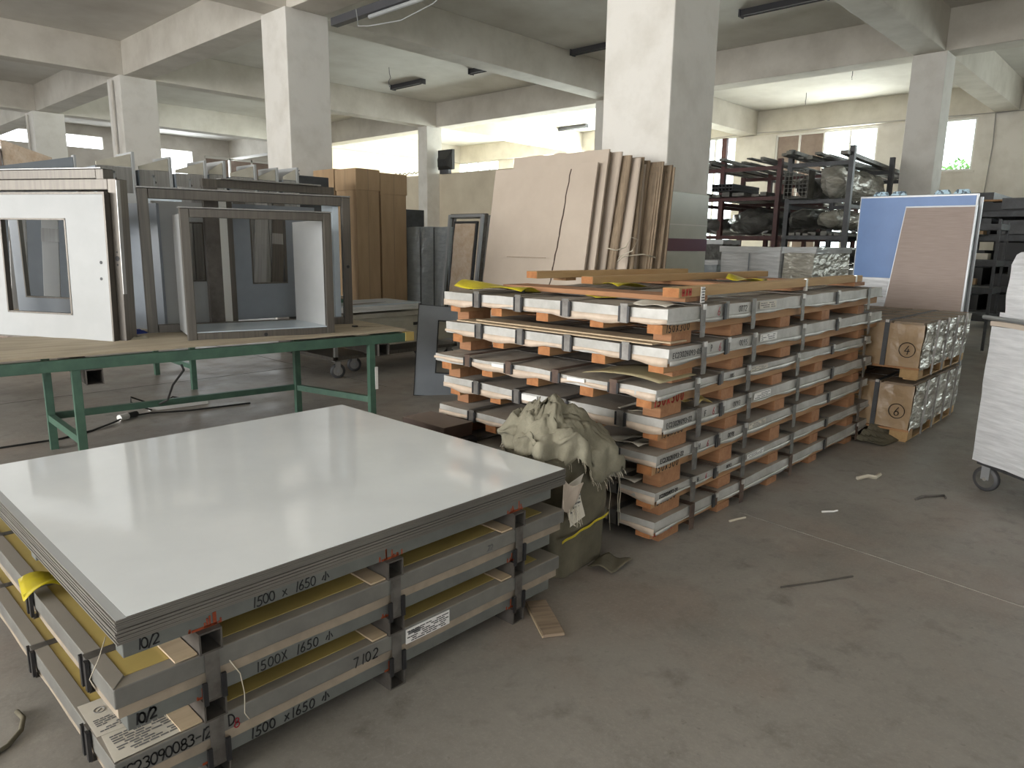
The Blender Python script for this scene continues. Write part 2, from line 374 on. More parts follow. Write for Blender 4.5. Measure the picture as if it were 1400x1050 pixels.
# ---------------------------------------------------------------- handwriting (felt-pen strokes)
def arc(cx, cy, rx, ry, a0, a1, n=9):
    return [(cx + rx * math.cos(math.radians(a0 + (a1 - a0) * i / n)), cy + ry * math.sin(math.radians(a0 + (a1 - a0) * i / n))) for i in range(n + 1)]
GL = {
 '0': [arc(.3, .5, .26, .48, 90, 450, 14)], '1': [[(.34, 1), (.26, 0)]], '2': [arc(.3, .72, .24, .27, 160, -30, 8) + [(.05, .02), (.55, .05)]],
 '3': [arc(.26, .74, .24, .24, 140, -80, 8) + arc(.26, .26, .27, .26, 80, -140, 8)], '4': [[(.38, 1), (.05, .35), (.58, .38)], [(.42, .62), (.38, 0)]],
 '5': [[(.52, .98), (.18, .96), (.12, .56)] + arc(.24, .3, .28, .29, 110, -140, 9)], '6': [[(.42, 1), (.16, .55)] + arc(.3, .26, .22, .25, 160, 520, 12)],
 '7': [[(.06, .95), (.55, .97), (.24, 0)]], '8': [arc(.3, .74, .19, .23, 270, -90, 12), arc(.3, .26, .25, .26, 90, 450, 12)],
 '9': [arc(.3, .72, .22, .25, 0, 360, 12) + [(.48, .4), (.36, 0)]], 'x': [[(.1, .62), (.52, .08)], [(.5, .66), (.08, .04)]],
 'X': [[(.08, .95), (.54, .05)], [(.54, 1), (.04, 0)]], '/': [[(.5, 1.1), (.05, -.1)]], '-': [[(.1, .48), (.5, .5)]],
 'E': [[(.5, .97), (.1, .95), (.08, .03), (.52, .04)], [(.1, .5), (.42, .52)]], 'F': [[(.52, .97), (.1, .95), (.08, 0)], [(.1, .5), (.42, .52)]],
 'C': [arc(.36, .5, .28, .48, 45, 315, 10)], 'H': [[(.08, 1), (.06, 0)], [(.52, 1), (.5, 0)], [(.08, .5), (.5, .52)]],
 'P': [[(.1, 0), (.12, .97)] + arc(.22, .72, .28, .25, 90, -100, 8)], 'D': [[(.1, 0), (.12, .97)] + arc(.14, .49, .42, .48, 85, -85, 10)],
 '\u5c0f': [[(.4, 1), (.4, .1), (.3, .16)], [(.2, .65), (.02, .25)], [(.6, .68), (.8, .3)]], ' ': [],
}
def ink(text, origin, u, v, h, parent, m='ink', w=None, adv=0.72, name='handwriting', wob=0.04, squash=1.0):
    """strokes lying on a surface: origin bottom left, u along the line, v up, h letter height"""
    o, u, v = Vector(origin), Vector(u).normalized(), Vector(v).normalized(); n = u.cross(v)
    if ' ' in text.strip():                          # one object per written word
        x = 0.0; first = None
        for word in text.split(' '):
            if word:
                q = ink(word, o + u * x * h, u, v, h, parent, m, w, adv, name, wob, squash); first = first or q
            x += sum((adv if c not in '1/-' else adv * .72) * squash for c in word + ' ')
        return first
    w = w or h * 0.055; b = MB(); x = 0.0; rnd = random.Random(sum(ord(c) * (i + 3) for i, c in enumerate(text)))
    for ch in text:
        dy = rnd.uniform(-wob, wob); sl = rnd.uniform(-.04, .1)
        for st in GL.get(ch, []):
            P = [o + (u * (x + (px + sl * py) * squash) + v * (py + dy)) * h for px, py in st]
            for a, c in zip(P, P[1:]):
                d = c - a
                if d.length < 1e-6: continue
                d.normalize(); s = d.cross(n)
                b.obox((a + c) / 2 + n * 0.0006, d, s, n, (c - a).length / 2 + w * .6, w, 0.0006)
        x += (adv if ch not in '1/-' else adv * .72) * squash
    return b.build(name, M[m], parent)
def printed(origin, u, v, w, h, parent, rows=5, m='grey_ink', name='printed_text', seed=1):
    """rows of small print as thin ink bars"""
    o, u, v = Vector(origin), Vector(u).normalized(), Vector(v).normalized(); n = u.cross(v); b = MB(); rnd = random.Random(seed)
    for r in range(rows):
        x = 0.0; y = h * (r + .5) / rows
        while x < w * .92:
            l = rnd.uniform(.06, .2) * w
            if rnd.random() < .8: b.obox(o + u * (x + l * .42) + v * y + n * .0005, u, v, n, l * .42, h / rows * .2, .0005)
            x += l
    return b.build(name, M[m], parent)
UX, UY, UZ = Vector((1, 0, 0)), Vector((0, 1, 0)), Vector((0, 0, 1))
ORDINAL = ['first', 'second', 'third', 'fourth', 'fifth', 'sixth', 'seventh', 'eighth', 'ninth', 'tenth', 'eleventh', 'twelfth', 'thirteenth', 'fourteenth', 'fifteenth', 'sixteenth']

def soft_box(b, x0, x1, y0, y1, z0, z1, nx, ny, nz, amp=0.0, seed=0, freq=3.0, zamp=None):
    zamp = amp if zamp is None else zamp
    V = {}
    def vert(i, j, k):
        if (i, j, k) not in V:
            p = Vector((x0 + (x1 - x0) * i / nx, y0 + (y1 - y0) * j / ny, z0 + (z1 - z0) * k / nz))
            q = p * freq + Vector((seed * 3.1, seed * 1.7, seed * .9))
            d = noise.noise_vector(q) + noise.noise_vector(q * 2.7) * .5
            V[(i, j, k)] = b.bm.verts.new(p + Vector((d.x * amp, d.y * amp, d.z * zamp)))
        return V[(i, j, k)]
    for i in range(nx):
        for j in range(ny):
            b._f([vert(i, j + 1, 0), vert(i + 1, j + 1, 0), vert(i + 1, j, 0), vert(i, j, 0)])
            b._f([vert(i, j, nz), vert(i + 1, j, nz), vert(i + 1, j + 1, nz), vert(i, j + 1, nz)])
    for i in range(nx):
        for k in range(nz):
            b._f([vert(i, 0, k), vert(i + 1, 0, k), vert(i + 1, 0, k + 1), vert(i, 0, k + 1)])
            b._f([vert(i, ny, k + 1), vert(i + 1, ny, k + 1), vert(i + 1, ny, k), vert(i, ny, k)])
    for j in range(ny):
        for k in range(nz):
            b._f([vert(0, j, k + 1), vert(0, j + 1, k + 1), vert(0, j + 1, k), vert(0, j, k)])
            b._f([vert(nx, j, k), vert(nx, j + 1, k), vert(nx, j + 1, k + 1), vert(nx, j, k + 1)])
    return b

# ================================================================ THE HALL
XA, XB, XF = 6.02, 14.95, 22.3             # column rows and the far window wall
ZB, ZC = 4.98, 5.68                        # underside of beams, ceiling
XL, YR, YF = -12.0, -8.8, 31.2              # other walls

def wall_x(name, x, t, y0, y1, z0, z1, holes, m):
    """wall in a plane of constant x with rectangular holes (ya, yb, za, zb)"""
    b = MB(); ys = sorted({y0, y1, *[h[0] for h in holes], *[h[1] for h in holes]})
    for a, c in zip(ys, ys[1:]):
        zs = sorted([(h[2], h[3]) for h in holes if h[0] <= a + 1e-6 and h[1] >= c - 1e-6]); z = z0
        for za, zb in zs:
            if za > z: b.box(x, x + t, a, c, z, za)
            z = zb
        if z < z1: b.box(x, x + t, a, c, z, z1)
    return struct(b.build(name, M[m]))
def wall_y(name, y, t, x0, x1, z0, z1, holes, m):
    b = MB(); xs = sorted({x0, x1, *[h[0] for h in holes], *[h[1] for h in holes]})
    for a, c in zip(xs, xs[1:]):
        zs = sorted([(h[2], h[3]) for h in holes if h[0] <= a + 1e-6 and h[1] >= c - 1e-6]); z = z0
        for za, zb in zs:
            if za > z: b.box(a, c, y, y + t, z, za)
            z = zb
        if z < z1: b.box(a, c, y, y + t, z, z1)
    return struct(b.build(name, M[m]))

struct(MB().box(XL - .2, XF + .2, YR - .2, YF + .2, -.2, 0).build('floor', M['floor']))
struct(MB().box(XL - .2, XF + .2, YR - .2, YF + .2, ZC, ZC + .2).build('ceiling', M['ceiling']))
tag(MB().box(XF + .2, 48, -12, 40, -.25, -.02).build('floor_outside', M['yard']), 'pale paved ground outside the far windows', 'ground', kind='structure')

HF = [(7.05, 10.0, 1.4, 4.93), (4.66, 5.7, 3.6, 4.93), (11.3, 13.6, 1.4, 5.02), (22.0, 25.0, 4.2, 5.0), (14.1, 21.1, 1.1, 4.9), (-7.4, 1.0, 2.0, 4.8)]  # the tall and right end openings are unseen additions for light
wall_x('wall_far', XF, .2, YR, YF, 0, ZC, HF, 'plaster')
wall_x('wall_near', XL, .2, YR, YF, 0, ZC, [(-1.5, 12.5, 1.3, 4.65)], 'plaster')
wall_y('wall_left', YF, .2, XL, XF, 0, ZC, [(10.9, 13.4, 3.0, 5.1), (13.9, 17.2, 3.6, 5.0), (6.4, 10.0, 4.85, 5.3), (-4, 3, 1.0, 4.6)], 'plaster')
wall_y('wall_right', YR - .2, .2, XL, XF, 0, ZC, [(-6.6, -1.2, .7, 4.2)], 'plaster')  # unseen opening, added as fill for the faces toward this wall
# cream partition behind the cartons and the low partition beside the far column
wall_y('wall_partition', 24.4, .2, 13.4, XF, 0, ZC, [], 'cream')
wall_x('wall_low_partition', 15.1, .15, 11.3, 24.4, 0, 3.62, [], 'cream')

# columns
def column(name, x, y, sx, sy, label, dado=False):
    b = MB().box(x, x + sx, y, y + sy, 0, ZB)
    o = b.build(name, M['column'], bevel=.012); struct(o); o['label'] = label; o['category'] = 'column'
    recenter(o, (x + sx / 2, y + sy / 2, 0))
    if dado:
        t = MB()
        t.box(x - .012, x + sx + .012, y - .012, y + sy + .012, 0, 2.06)
        d = t.build('tile_cladding', M['tile'], o, bevel=.004)
        s = MB().box(x - .016, x + sx + .016, y - .016, y + sy + .016, 1.5, 1.62).build('red_tile_band', M['tile_red'], d)
        g = MB()
        for z in (.5, 1.0, 1.75): g.box(x - .0135, x + sx + .0135, y - .0135, y + sy + .0135, z, z + .006)
        g.build('tile_joint', M['plaster'], d)
column('column', 6.02, 3.735, .81, .76, 'big white square column with tiled lower part behind the pallet stack', True)
column('column', 6.02, 10.45, .74, .74, 'white square column behind the steel frames')
column('column', 6.02, 17.4, .76, .78, 'column behind the row of upright frame boxes, left of the white column')
column('column', 6.02, 24.2, .78, .78, 'leftmost and farthest column behind the wrapped sheet bag')
column('column', 14.95, 3.72, .58, .56, 'column behind the blue door panel')
column('column', 14.6, 17.45, .6, .42, 'slim far column with a black box fan beside it')
column('column', 14.75, 10.62, .55, .62, 'column half hidden behind the big tiled column')
column('column', 6.02, -3.1, .8, .76, 'column out of frame to the right')

# beams
def beam(x0, x1, y0, y1, z0=ZB, m='beam'):
    o = MB().box(x0, x1, y0, y1, z0, ZC).build('beam', M[m], bevel=.01); struct(o); recenter(o, ((x0 + x1) / 2, (y0 + y1) / 2, z0)); return o
for x, w in ((6.12, .55), (14.98, .52)):
    beam(x, x + w, YR, YF)
for y, w in ((-3.0, .5), (3.76, .52), (10.58, .52), (17.45, .42), (24.25, .5)):
    for a, c in ((XL, 6.12), (6.67, 14.98), (15.5, XF)): beam(a, c, y, y + w)
# edge beam over the far windows
beam(XF - .12, XF, YR, YF, 4.98)

# windows of the far wall
def win_x(name, ya, yb, za, zb, mull, label, boards=()):
    r = thing(name, label, 'window', (XF, (ya + yb) / 2, za)); r['kind'] = 'structure'
    f = MB(); t = .05
    f.box(XF + .04, XF + .12, ya, yb, za, za + t); f.box(XF + .04, XF + .12, ya, yb, zb - t, zb)
    for y in (ya + t / 2, yb - t / 2, *mull): f.box(XF + .04, XF + .12, y - t / 2, y + t / 2, za + t, zb - t)
    f.build('window_frame', M['white_frame'], r)
    ys = [ya, *sorted(mull), yb]
    for a, c in zip(ys, ys[1:]):
        bd = any(abs((a + c) / 2 - q) < .3 for q in boards)
        MB().box(XF + .07, XF + .085, a + .03, c - .03, za + .04, zb - .04).build('board' if bd else 'pane', M['brown_board'] if bd else M['glass'], r)
    MB().box(XF - .04, XF + .05, ya - .06, yb + .06, za - .05, za).build('window_sill', M['plaster'], r)
win_x('window_1', 7.05, 10.0, 1.4, 4.93, [7.8, 8.55, 9.28], 'white framed window band above the racks, left panes boarded brown', (8.9, 9.6))
win_x('window_2', 4.66, 5.7, 3.6, 4.93, [], 'window right of the column with a green tree outside')
win_x('window_3', 11.3, 13.6, 1.4, 5.02, [12.05, 12.4], 'bright window with a brown post behind the red rack')
win_x('window_4', 22.0, 25.0, 4.2, 5.0, [22.6, 23.3, 24.0], 'strip window beyond the black fan')
win_x('window_6_added', 14.1, 21.1, 1.1, 4.9, [15.85, 17.6, 19.35], 'added tall window, unseen behind the big column and the cardboard')  # unseen window put in to light the far bay ceiling
win_x('window_7_added', -7.4, 1.0, 2.0, 4.8, [-5.3, -3.2, -1.1], 'added window, unseen out of frame to the right')  # made-up window beyond the view, gives the far bay more light
b = MB(); b.box(XF - .03, XF + .1, 11.62, 11.78, 1.4, 5.0); struct(b.build('trim_1', M['red_metal']))
# left wall windows
r = thing('window_5', 'dark sliding window in the far left corner', 'window', (15.5, YF, 3.6)); r['kind'] = 'structure'
f = MB()
for x in (13.9, 15.0, 16.0, 17.15): f.box(x, x + .07, YF + .04, YF + .12, 3.6, 5.0)
f.box(13.9, 17.2, YF + .04, YF + .12, 4.9, 5.0); f.box(13.9, 17.2, YF + .04, YF + .12, 3.6, 3.68); f.build('window_frame', M['white_frame'], r)
for a in (13.97, 15.07, 16.07): MB().box(a, a + 1.0, YF + .07, YF + .085, 3.68, 4.9).build('pane', M['brown_board'], r)

# plain conduit wires on the far wall and pipes on columns
w = MB().tube([(XF - .13, 16, 5.02), (XF - .13, 12, 5.0), (XF - .13, 10.9, 5.04), (XF - .13, 9.6, 5.0), (XF - .13, 6.0, 5.0), (XF - .13, 4.5, 4.97), (XF - .13, 2.2, 4.95)], .012, 6)
tag(w.build('wall_cable', M['wire']), 'thin grey cable running along the wall above the far windows', 'cable')
w = MB().tube([(XF - .03, 4.28, 4.97), (XF - .03, 4.25, 4.2), (XF - .03, 4.3, 3.0), (XF - .03, 4.33, 2.4)], .012, 6)
tag(w.build('wall_cable', M['wire']), 'thin cable dropping down the wall right of the tree window', 'cable')
w = MB().box(XF - .06, XF, 3.85, 4.75, 5.1, 5.4)
tag(w.build('wall_board', M['cream']), 'small cream board on the wall above the tree window', 'board')
for (x, y, lab) in ((5.96, 17.75, 'thin pipe up the left column behind the frame boxes'), (5.97, 24.6, 'thin pipe up the farthest left column')):
    tag(MB().tube([(x, y, 0), (x, y, 4.9)], .035, 8).build('column_pipe', M['plaster']), lab, 'pipe')

# ceiling lamps: long battens along y
def lamp(x, y, l, label, z=ZC):
    r = thing('batten_lamp', label, 'ceiling lamp', (x, y, z), 'batten lamps under the ceiling')
    b = MB(); b.hexa([(x - .06, y, z - .11), (x + .06, y, z - .11), (x + .06, y + l, z - .11), (x - .06, y + l, z - .11), (x - .035, y, z), (x + .035, y, z), (x + .035, y + l, z), (x - .035, y + l, z)])
    b.build('housing', M['lamp'], r)
    MB().box(x - .09, x + .09, y - .01, y + .012, z - .13, z - .005).build('end_cap', M['lamp'], r)
    MB().box(x - .09, x + .09, y + l - .012, y + l + .01, z - .13, z - .005).build('end_cap', M['lamp'], r)
    t = MB(); t.tube([(x - .03, y + .02, z - .13), (x - .03, y + l - .02, z - .13)], .014, 8); t.build('lamp_tube', M['grey_metal'], r)
lamp(12.6, 15.2, 1.25, 'ceiling batten lamp above the slim far column')
lamp(12.7, 12.9, .6, 'short batten lamp half hidden by the beam')
lamp(12.75, 5.05, 1.5, 'long batten lamp at the top edge right of the big column')
lamp(12.9, 9.2, 1.3, 'batten lamp just left of the big column top')
lamp(22.0 - 1.2, 16.2, 1.6, 'batten lamp in the bright last bay')
# tube lamp on a hanging channel near the second column
r = thing('hanging_lamp_channel', 'hanging steel channel with loose wires at the top beside the white column', 'lamp channel', (6.86, 9.0, 4.9))
MB().box(6.80, 6.92, 7.4, 10.44, 4.86, 4.975).build('channel', M['lamp'], r)
MB().tube([(6.86, 7.6, 4.83), (6.86, 9.5, 4.83)], .03, 8).build('lamp_tube', M['white_panel'], r)
MB().tube([(6.80, 9.75, 4.97), (6.78, 9.68, 4.72), (6.80, 9.45, 4.68), (6.9, 8.8, 4.66), (6.9, 8.1, 4.74), (6.88, 7.6, 4.88)], .008, 6).build('loose_wire', M['white_panel'], r)
for x, y, l, lab in ((11.3, 14.9, .45, 'kinked wire hanging from the ceiling left of the batten lamp'), (20.4, 8.4, .3, 'short wire hanging from the bright ceiling above the racks'), (18.6, 6.6, .2, 'stub of wire on the bright ceiling nearer the column')):
    tag(MB().tube([(x, y, ZC), (x + .01, y, ZC - l * .3), (x + .06, y + .02, ZC - l * .5), (x - .02, y, ZC - l * .7), (x + .01, y, ZC - l)], .008, 6).build('hanging_wire', M['lamp']), lab, 'wire')

# tree outside
tr = thing('tree', 'leafy green tree outside the window right of the column', 'tree', (28.5, 6.3, -.02))
MB().tube([(28.5, 6.3, -.02), (28.55, 6.2, 1.6), (28.4, 6.1, 3.0)], [.22, .17, .08], 10).build('trunk', M['bark'], tr)
b = MB(); rnd = random.Random(3)
for k in range(2600):
    d = Vector((rnd.gauss(0, 1), rnd.gauss(0, 1), rnd.gauss(0, 1))).normalized() * (rnd.random() ** .4)
    p = Vector((28.5 + d.x * 1.5, 6.2 + d.y * 1.5, 3.0 + d.z * 1.55)); a = Vector((rnd.gauss(0, 1), rnd.gauss(0, 1), rnd.gauss(0, 1))).normalized(); e = a.orthogonal().normalized(); s = rnd.uniform(.07, .14)
    b._f([b.bm.verts.new(p + a * s), b.bm.verts.new(p + e * s * .5), b.bm.verts.new(p - a * s), b.bm.verts.new(p - e * s * .5)])
b.build('foliage', M['leaf'], tr)

# ================================================================ FRONT STACK OF STEEL SHEETS
TX = (.752, 1.392, 2.018)                       # the cross tubes
SNUM = {0: 'lowest', 1: 'middle'}
def strapped_pack(z, x0, x1, top, name_label):
    """wrapped sheet pack on a runner slab and three square cross tubes"""
    r = thing('sheet_pack', name_label, 'sheet pack', ((x0 + x1) / 2, 2.7, z), 'strapped sheet packs of the front stack')
    for x in TX:
        b = MB().ring(x - .033, x + .033, 1.845, 3.6, z, z + .065, .005, 'y'); b.build('cross_tube', M['tube'], r)
    for y in (1.868, 2.68, 3.5): MB().box(x0 + .03, 2.235, y, y + .055, z + .065, z + .113).build('runner_beam', M['steel_runner'], r, bevel=.003)
    b = MB(); soft_box(b, x0 + .008, x1 - .008, 1.864, 3.57, z + .113, z + .149, 24, 16, 1, .003, z * 10, 5); b.build('kraft_layer', M['kraft_strip'], r)
    if top:
        wz = z + .149; h = .059
        b = MB(); b.box(x0, x1, 1.852, 3.58, wz, wz + h)
        w = b.build('steel_wrapper', M['steel_wrap'], r, bevel=.004)
        MB().box(x0 + .042, x1 - .1, 1.852 + .045, 3.47, wz + h, wz + h + .0015).build('yellow_film', M['yellow'], r)
        b = MB()                                    # folded border flaps with mitred corner
        b.hexa([(x0, 1.851, wz + h), (x0 + .042, 1.851 + .045, wz + h), (x0 + .042, 3.47, wz + h), (x0, 3.58, wz + h), (x0, 1.851, wz + h + .003), (x0 + .04, 1.851 + .047, wz + h + .004), (x0 + .04, 3.47, wz + h + .004), (x0, 3.58, wz + h + .003)])
        b.build('border_flap', M['steel_wrap'], r)
    return r
def pack_straps(r, z, x0, tape=True):
    top = z + .208
    for x in TX:
        b = MB(); b.ring(x - .021, x + .021, 1.846, 3.586, z + .062, top + .003, .0015, 'x')
        s = b.build('steel_strap', M['strap'], r)
        MB().box(x - .034, x - .02, 1.838, 1.846, z + .055, z + .125).build('black_tape', M['black_tape'], s); MB().box(x + .02, x + .034, 1.838, 1.846, z + .06, z + .135).build('black_tape', M['black_tape'], s)
    for y in (2.06, 2.62, 3.2):
        b = MB(); b.ring(x0 - .006, 2.3, y - .018, y + .018, z + .11, top + .004, .0015, 'y')
        s = b.build('steel_strap', M['strap'], r)
        MB().box(x0 - .014, x0 - .004, y - .032, y - .014, top - .085, top + .003).build('black_tape', M['black_tape'], s)
        MB().box(x0 - .013, x0 - .004, y + .014, y + .03, top - .09, top + .002).build('black_tape', M['black_tape'], s)
    rnd = random.Random(int(z * 100))                # rust smears round the tubes
    for x in TX:
        b = MB()
        for k in range(7):
            xx = x + rnd.uniform(-.05, .045); l = rnd.uniform(.008, .045) * (1 if abs(xx - x) < .03 else .5)
            b.box(xx - .002, xx + .003, 1.8665, 1.868, z + .066, z + .066 + l)
        b.box(x - .04, x + .03, 1.8665, 1.868, z + .065, z + .072)
        b.build('rust_stain', M['rust'], r)

p3 = strapped_pack(0, .485, 2.285, True, 'lowest strapped steel sheet pack of the front stack, on the floor')
pack_straps(p3, 0, .485)
p2 = strapped_pack(.208, .5, 2.31, True, 'middle strapped steel sheet pack of the front stack, yellow film on top')
pack_straps(p2, .208, .5)
r1 = thing('sheet_trestle', 'grey runner beams on square tubes carrying the loose white sheets', 'trestle', (1.4, 2.7, .417))
for x in TX: MB().ring(x - .033, x + .033, 1.845, 3.56, .417, .482, .005, 'y').build('cross_tube', M['tube'], r1)
for y in (1.868, 2.68, 3.48): MB().box(.535, 2.235, y, y + .055, .482, .53).build('runner_beam', M['steel_runner'], r1, bevel=.003)
rnd = random.Random(5)
for x in TX:
    b = MB()
    for k in range(9):
        xx = x + rnd.uniform(-.05, .045); l = rnd.uniform(.008, .04) * (1 if abs(xx - x) < .03 else .5)
        b.box(xx - .002, xx + .003, 1.8665, 1.868, .483, .483 + l)
    b.box(x - .042, x + .03, 1.8665, 1.868, .482, .489)
    b.build('rust_stain', M['rust'], r1)
# the loose sheets
rnd = random.Random(11); zz = .53
for k in range(13):
    t = .0051; dx = rnd.uniform(-.003, .003); dy = rnd.uniform(-.003, .003)
    o = MB().box(.52 + dx, 2.312 + dx, 1.853 + dy, 3.55 + dy, zz, zz + t - .0006).build('steel_sheet', M['sheet_edge'])
    recenter(o, (1.416, 2.7, zz)); zz += t
    tag(o, ORDINAL[12 - k] + ' bare-edged steel sheet below the glossy white sheet of the front stack', 'steel sheet', 'loose steel sheets under the white one')
r = thing('white_sheet', 'large glossy white film-covered sheet on top of the front stack', 'steel sheet', (1.42, 2.7, zz))
MB().box(.522, 2.314, 1.853, 3.556, zz - .0004, zz + .003).build('sheet', M['sheet_edge'], r)
MB().box(.548, 2.308, 1.858, 3.55, zz + .003, zz + .0042).build('protective_film', M['white_sheet'], r)
MB().box(.522, .547, 1.853, 3.556, zz + .003, zz + .0036).build('bare_edge_strip', M['white_panel'], r)
SHEET_Z = zz + .0042
# torn fringe of film under the sheet pile
b = MB(); rnd = random.Random(4)
x = .55
while x < 2.2:
    l = rnd.uniform(.01, .05); b.obox((x, 1.8655, .531 + rnd.uniform(-.004, .002)), (1, 0, 0), (0, 1, 0), (0, 0, 1), l / 2, .003, .0022); x += l + rnd.uniform(0, .03)
b.build('torn_film_edge', M['kraft_strip'], r1)
# spacer slats lying beside the tubes
sl = None
for zt, nm in ((.2085 + .0035, 'lowest'), (.4165 + .0035, 'middle')):
    for x, wh in ((.685, 'first tube from the left'), (1.325, 'middle tube'), (1.952, 'right tube')):
        o = MB().box(x - .03, x + .03, 1.854, 2.5, zt, zt + .006).build('spacer_slat', M['slat']); recenter(o, (x, 2.2, zt))
        tag(o, f'thin pale wooden slat on the {nm} pack beside its {wh}', 'slat', 'spacer slats beside the tubes')
# yellow film tongue hanging out of the left side
b = MB(); b.grid(8, 4, lambda u, v: (.585 - .13 * u + .02 * v, 2.52 + .11 * v + .05 * u * (v - .5), .4235 + .035 * u * (1 - u) * 3 + .012 * math.sin(5 * v + 3 * u) + .01 * u), .0012)
tag(b.build('film_scrap', M['yellow_bright'], smooth=True), 'bright yellow film tongue sticking out of the left edge of the front stack', 'film scrap')
for pts, lab in (([(.53, 1.98, .50), (.50, 1.95, .46), (.47, 1.93, .425), (.478, 1.92, .40)], 'pale frayed thread at the left front corner of the front stack'),
                 ([(.80, 1.845, .37), (.825, 1.838, .32), (.835, 1.84, .25), (.83, 1.836, .19), (.845, 1.842, .16)], 'long pale thread hanging down right of the first strap')):
    tag(MB().tube(pts, .0016, 5).build('loose_thread', M['thread'], smooth=True), lab, 'thread')

# writing on the front stack (faces -y)
Yf = 1.8672
ink('1500 x 1650 \u5c0f', (.885, Yf, .489), UX, UZ, .031, r1, w=.0016, adv=.66)
ink('10/2', (.568, Yf, .492), UX, UZ, .03, r1, w=.0019, adv=.55)
ink('1500X 1650 \u5c0f', (.885, Yf, .280), UX, UZ, .031, p2, w=.0016, adv=.74)
ink('10/2', (.545, Yf, .283), UX, UZ, .03, p2, w=.0026, adv=.55)
ink('1500 x1650 \u5c0f', (.855, Yf, .072), UX, UZ, .032, p3, w=.0021, adv=.74)
ink('EC23090083-12', (.491, 1.8508, .157), UX, UZ, .034, p3, w=.0019, adv=.60, squash=.97)
ink('D', (.785, 1.8508, .162), UX, UZ, .036, p3, w=.002)
ink('8', (.802, 1.8504, .146), UX, UZ, .03, p3, m='red_ink', w=.0016)
ink('7102', (1.215, 1.8508, .150), UX, UZ, .036, p3, w=.0016, adv=.78)
ink('22', (1.84, 1.8508, .37), UX, UZ, .022, p2, m='grey_ink', w=.0014)
lb = MB().box(1.435, 1.64, 1.8495, 1.852, .145, .2).build('shipping_label', M['label'], p3)
printed((1.44, 1.8492, .148), UX, UZ, .195, .047, lb, 6, 'ink', seed=8)
MB().box(1.445, 1.50, 1.8484, 1.8494, .178, .19).build('printed_block', M['grey_ink'], lb)
# large papers over the corner of the lowest pack
pp = MB(); zt = .2122
pp.hexa([(.487, 1.855, zt), (.70, 1.856, zt), (.73, 1.985, zt), (.5, 2.03, zt), (.487, 1.855, zt + .0012), (.70, 1.856, zt + .0012), (.73, 1.985, zt + .0012), (.5, 2.03, zt + .0012)])
pp = pp.build('delivery_paper', M['paper']); tag(pp, 'dusty printed paper sheet on the near corner of the lowest pack', 'paper')
printed((.51, 1.87, zt + .0016), UX, UY, .17, .10, pp, 9, 'grey_ink', seed=2)
pq = MB(); pq.hexa([(.486, 1.99, zt + .002), (.62, 1.975, zt + .002), (.66, 2.16, zt + .002), (.49, 2.17, zt + .002), (.486, 1.99, zt + .003), (.62, 1.975, zt + .003), (.66, 2.16, zt + .003), (.49, 2.17, zt + .003)])
pq = pq.build('delivery_paper', M['paper']); tag(pq, 'second dusty paper tucked under the middle pack behind the corner sheet', 'paper')
printed((.5, 2.0, zt + .0034), UX, UY, .12, .07, pq, 7, 'grey_ink', seed=3)
b = MB(); c = Vector((.53, 2.11, zt + .0036)); pts = [c + Vector((math.cos(a * .314) * .014, math.sin(a * .314) * .014, 0)) for a in range(21)]
b.tube(pts, .0012, 5); b.tube([c + Vector((-.006, -.004, 0)), c + Vector((.006, .004, 0))], .0012, 5); b.build('printed_mark', M['grey_ink'], pq)

# ================================================================ MAIN STACK: SHEET PACKS ON TIMBER PALLETS
PX0, PX1, PY0, PY1 = 3.05, 6.38, 1.85, 3.52
LEV = [(.045, .084, .144), (.209, .257, .302), (.391, .443, .50), (.570, .619, .682), (.749, .805, .851), (.916, .972, 1.043), (1.111, 1.164, 1.238)]
NEXTTOP = [0, .144, .302, .5, .682, .851, 1.043]
DXY = [(.0, -.005), (.0, 0), (-.01, .0), (.03, .0), (-.045, .0), (.05, .0), (.05, .02)]
WR = [(None, None, None), ('EC2302H093-20', 'H 6', '0093'), ('EC2302H093-22', 'H 6', '0098'), ('EC2302H093-22', 'F 6', '0093'), (None, None, '1185'), ('EC2302H093-05', 'P 6', '0095'), (None, '6', '0072')]
WORDS = ['lowest pack of the timber pallet stack, standing on the floor', 'second pack from the floor in the timber pallet stack', 'third pack from the floor in the timber pallet stack',
         'fourth and middle pack of the timber pallet stack', 'fifth pack of the timber stack, curled dusty film at its corner',
         'sixth pack of the timber pallet stack, pale boards lying on it', 'topmost pack of the timber pallet stack, under the loose timbers']
BY = [1.92, 2.29, 2.68, 3.05, 3.42]
packs = []
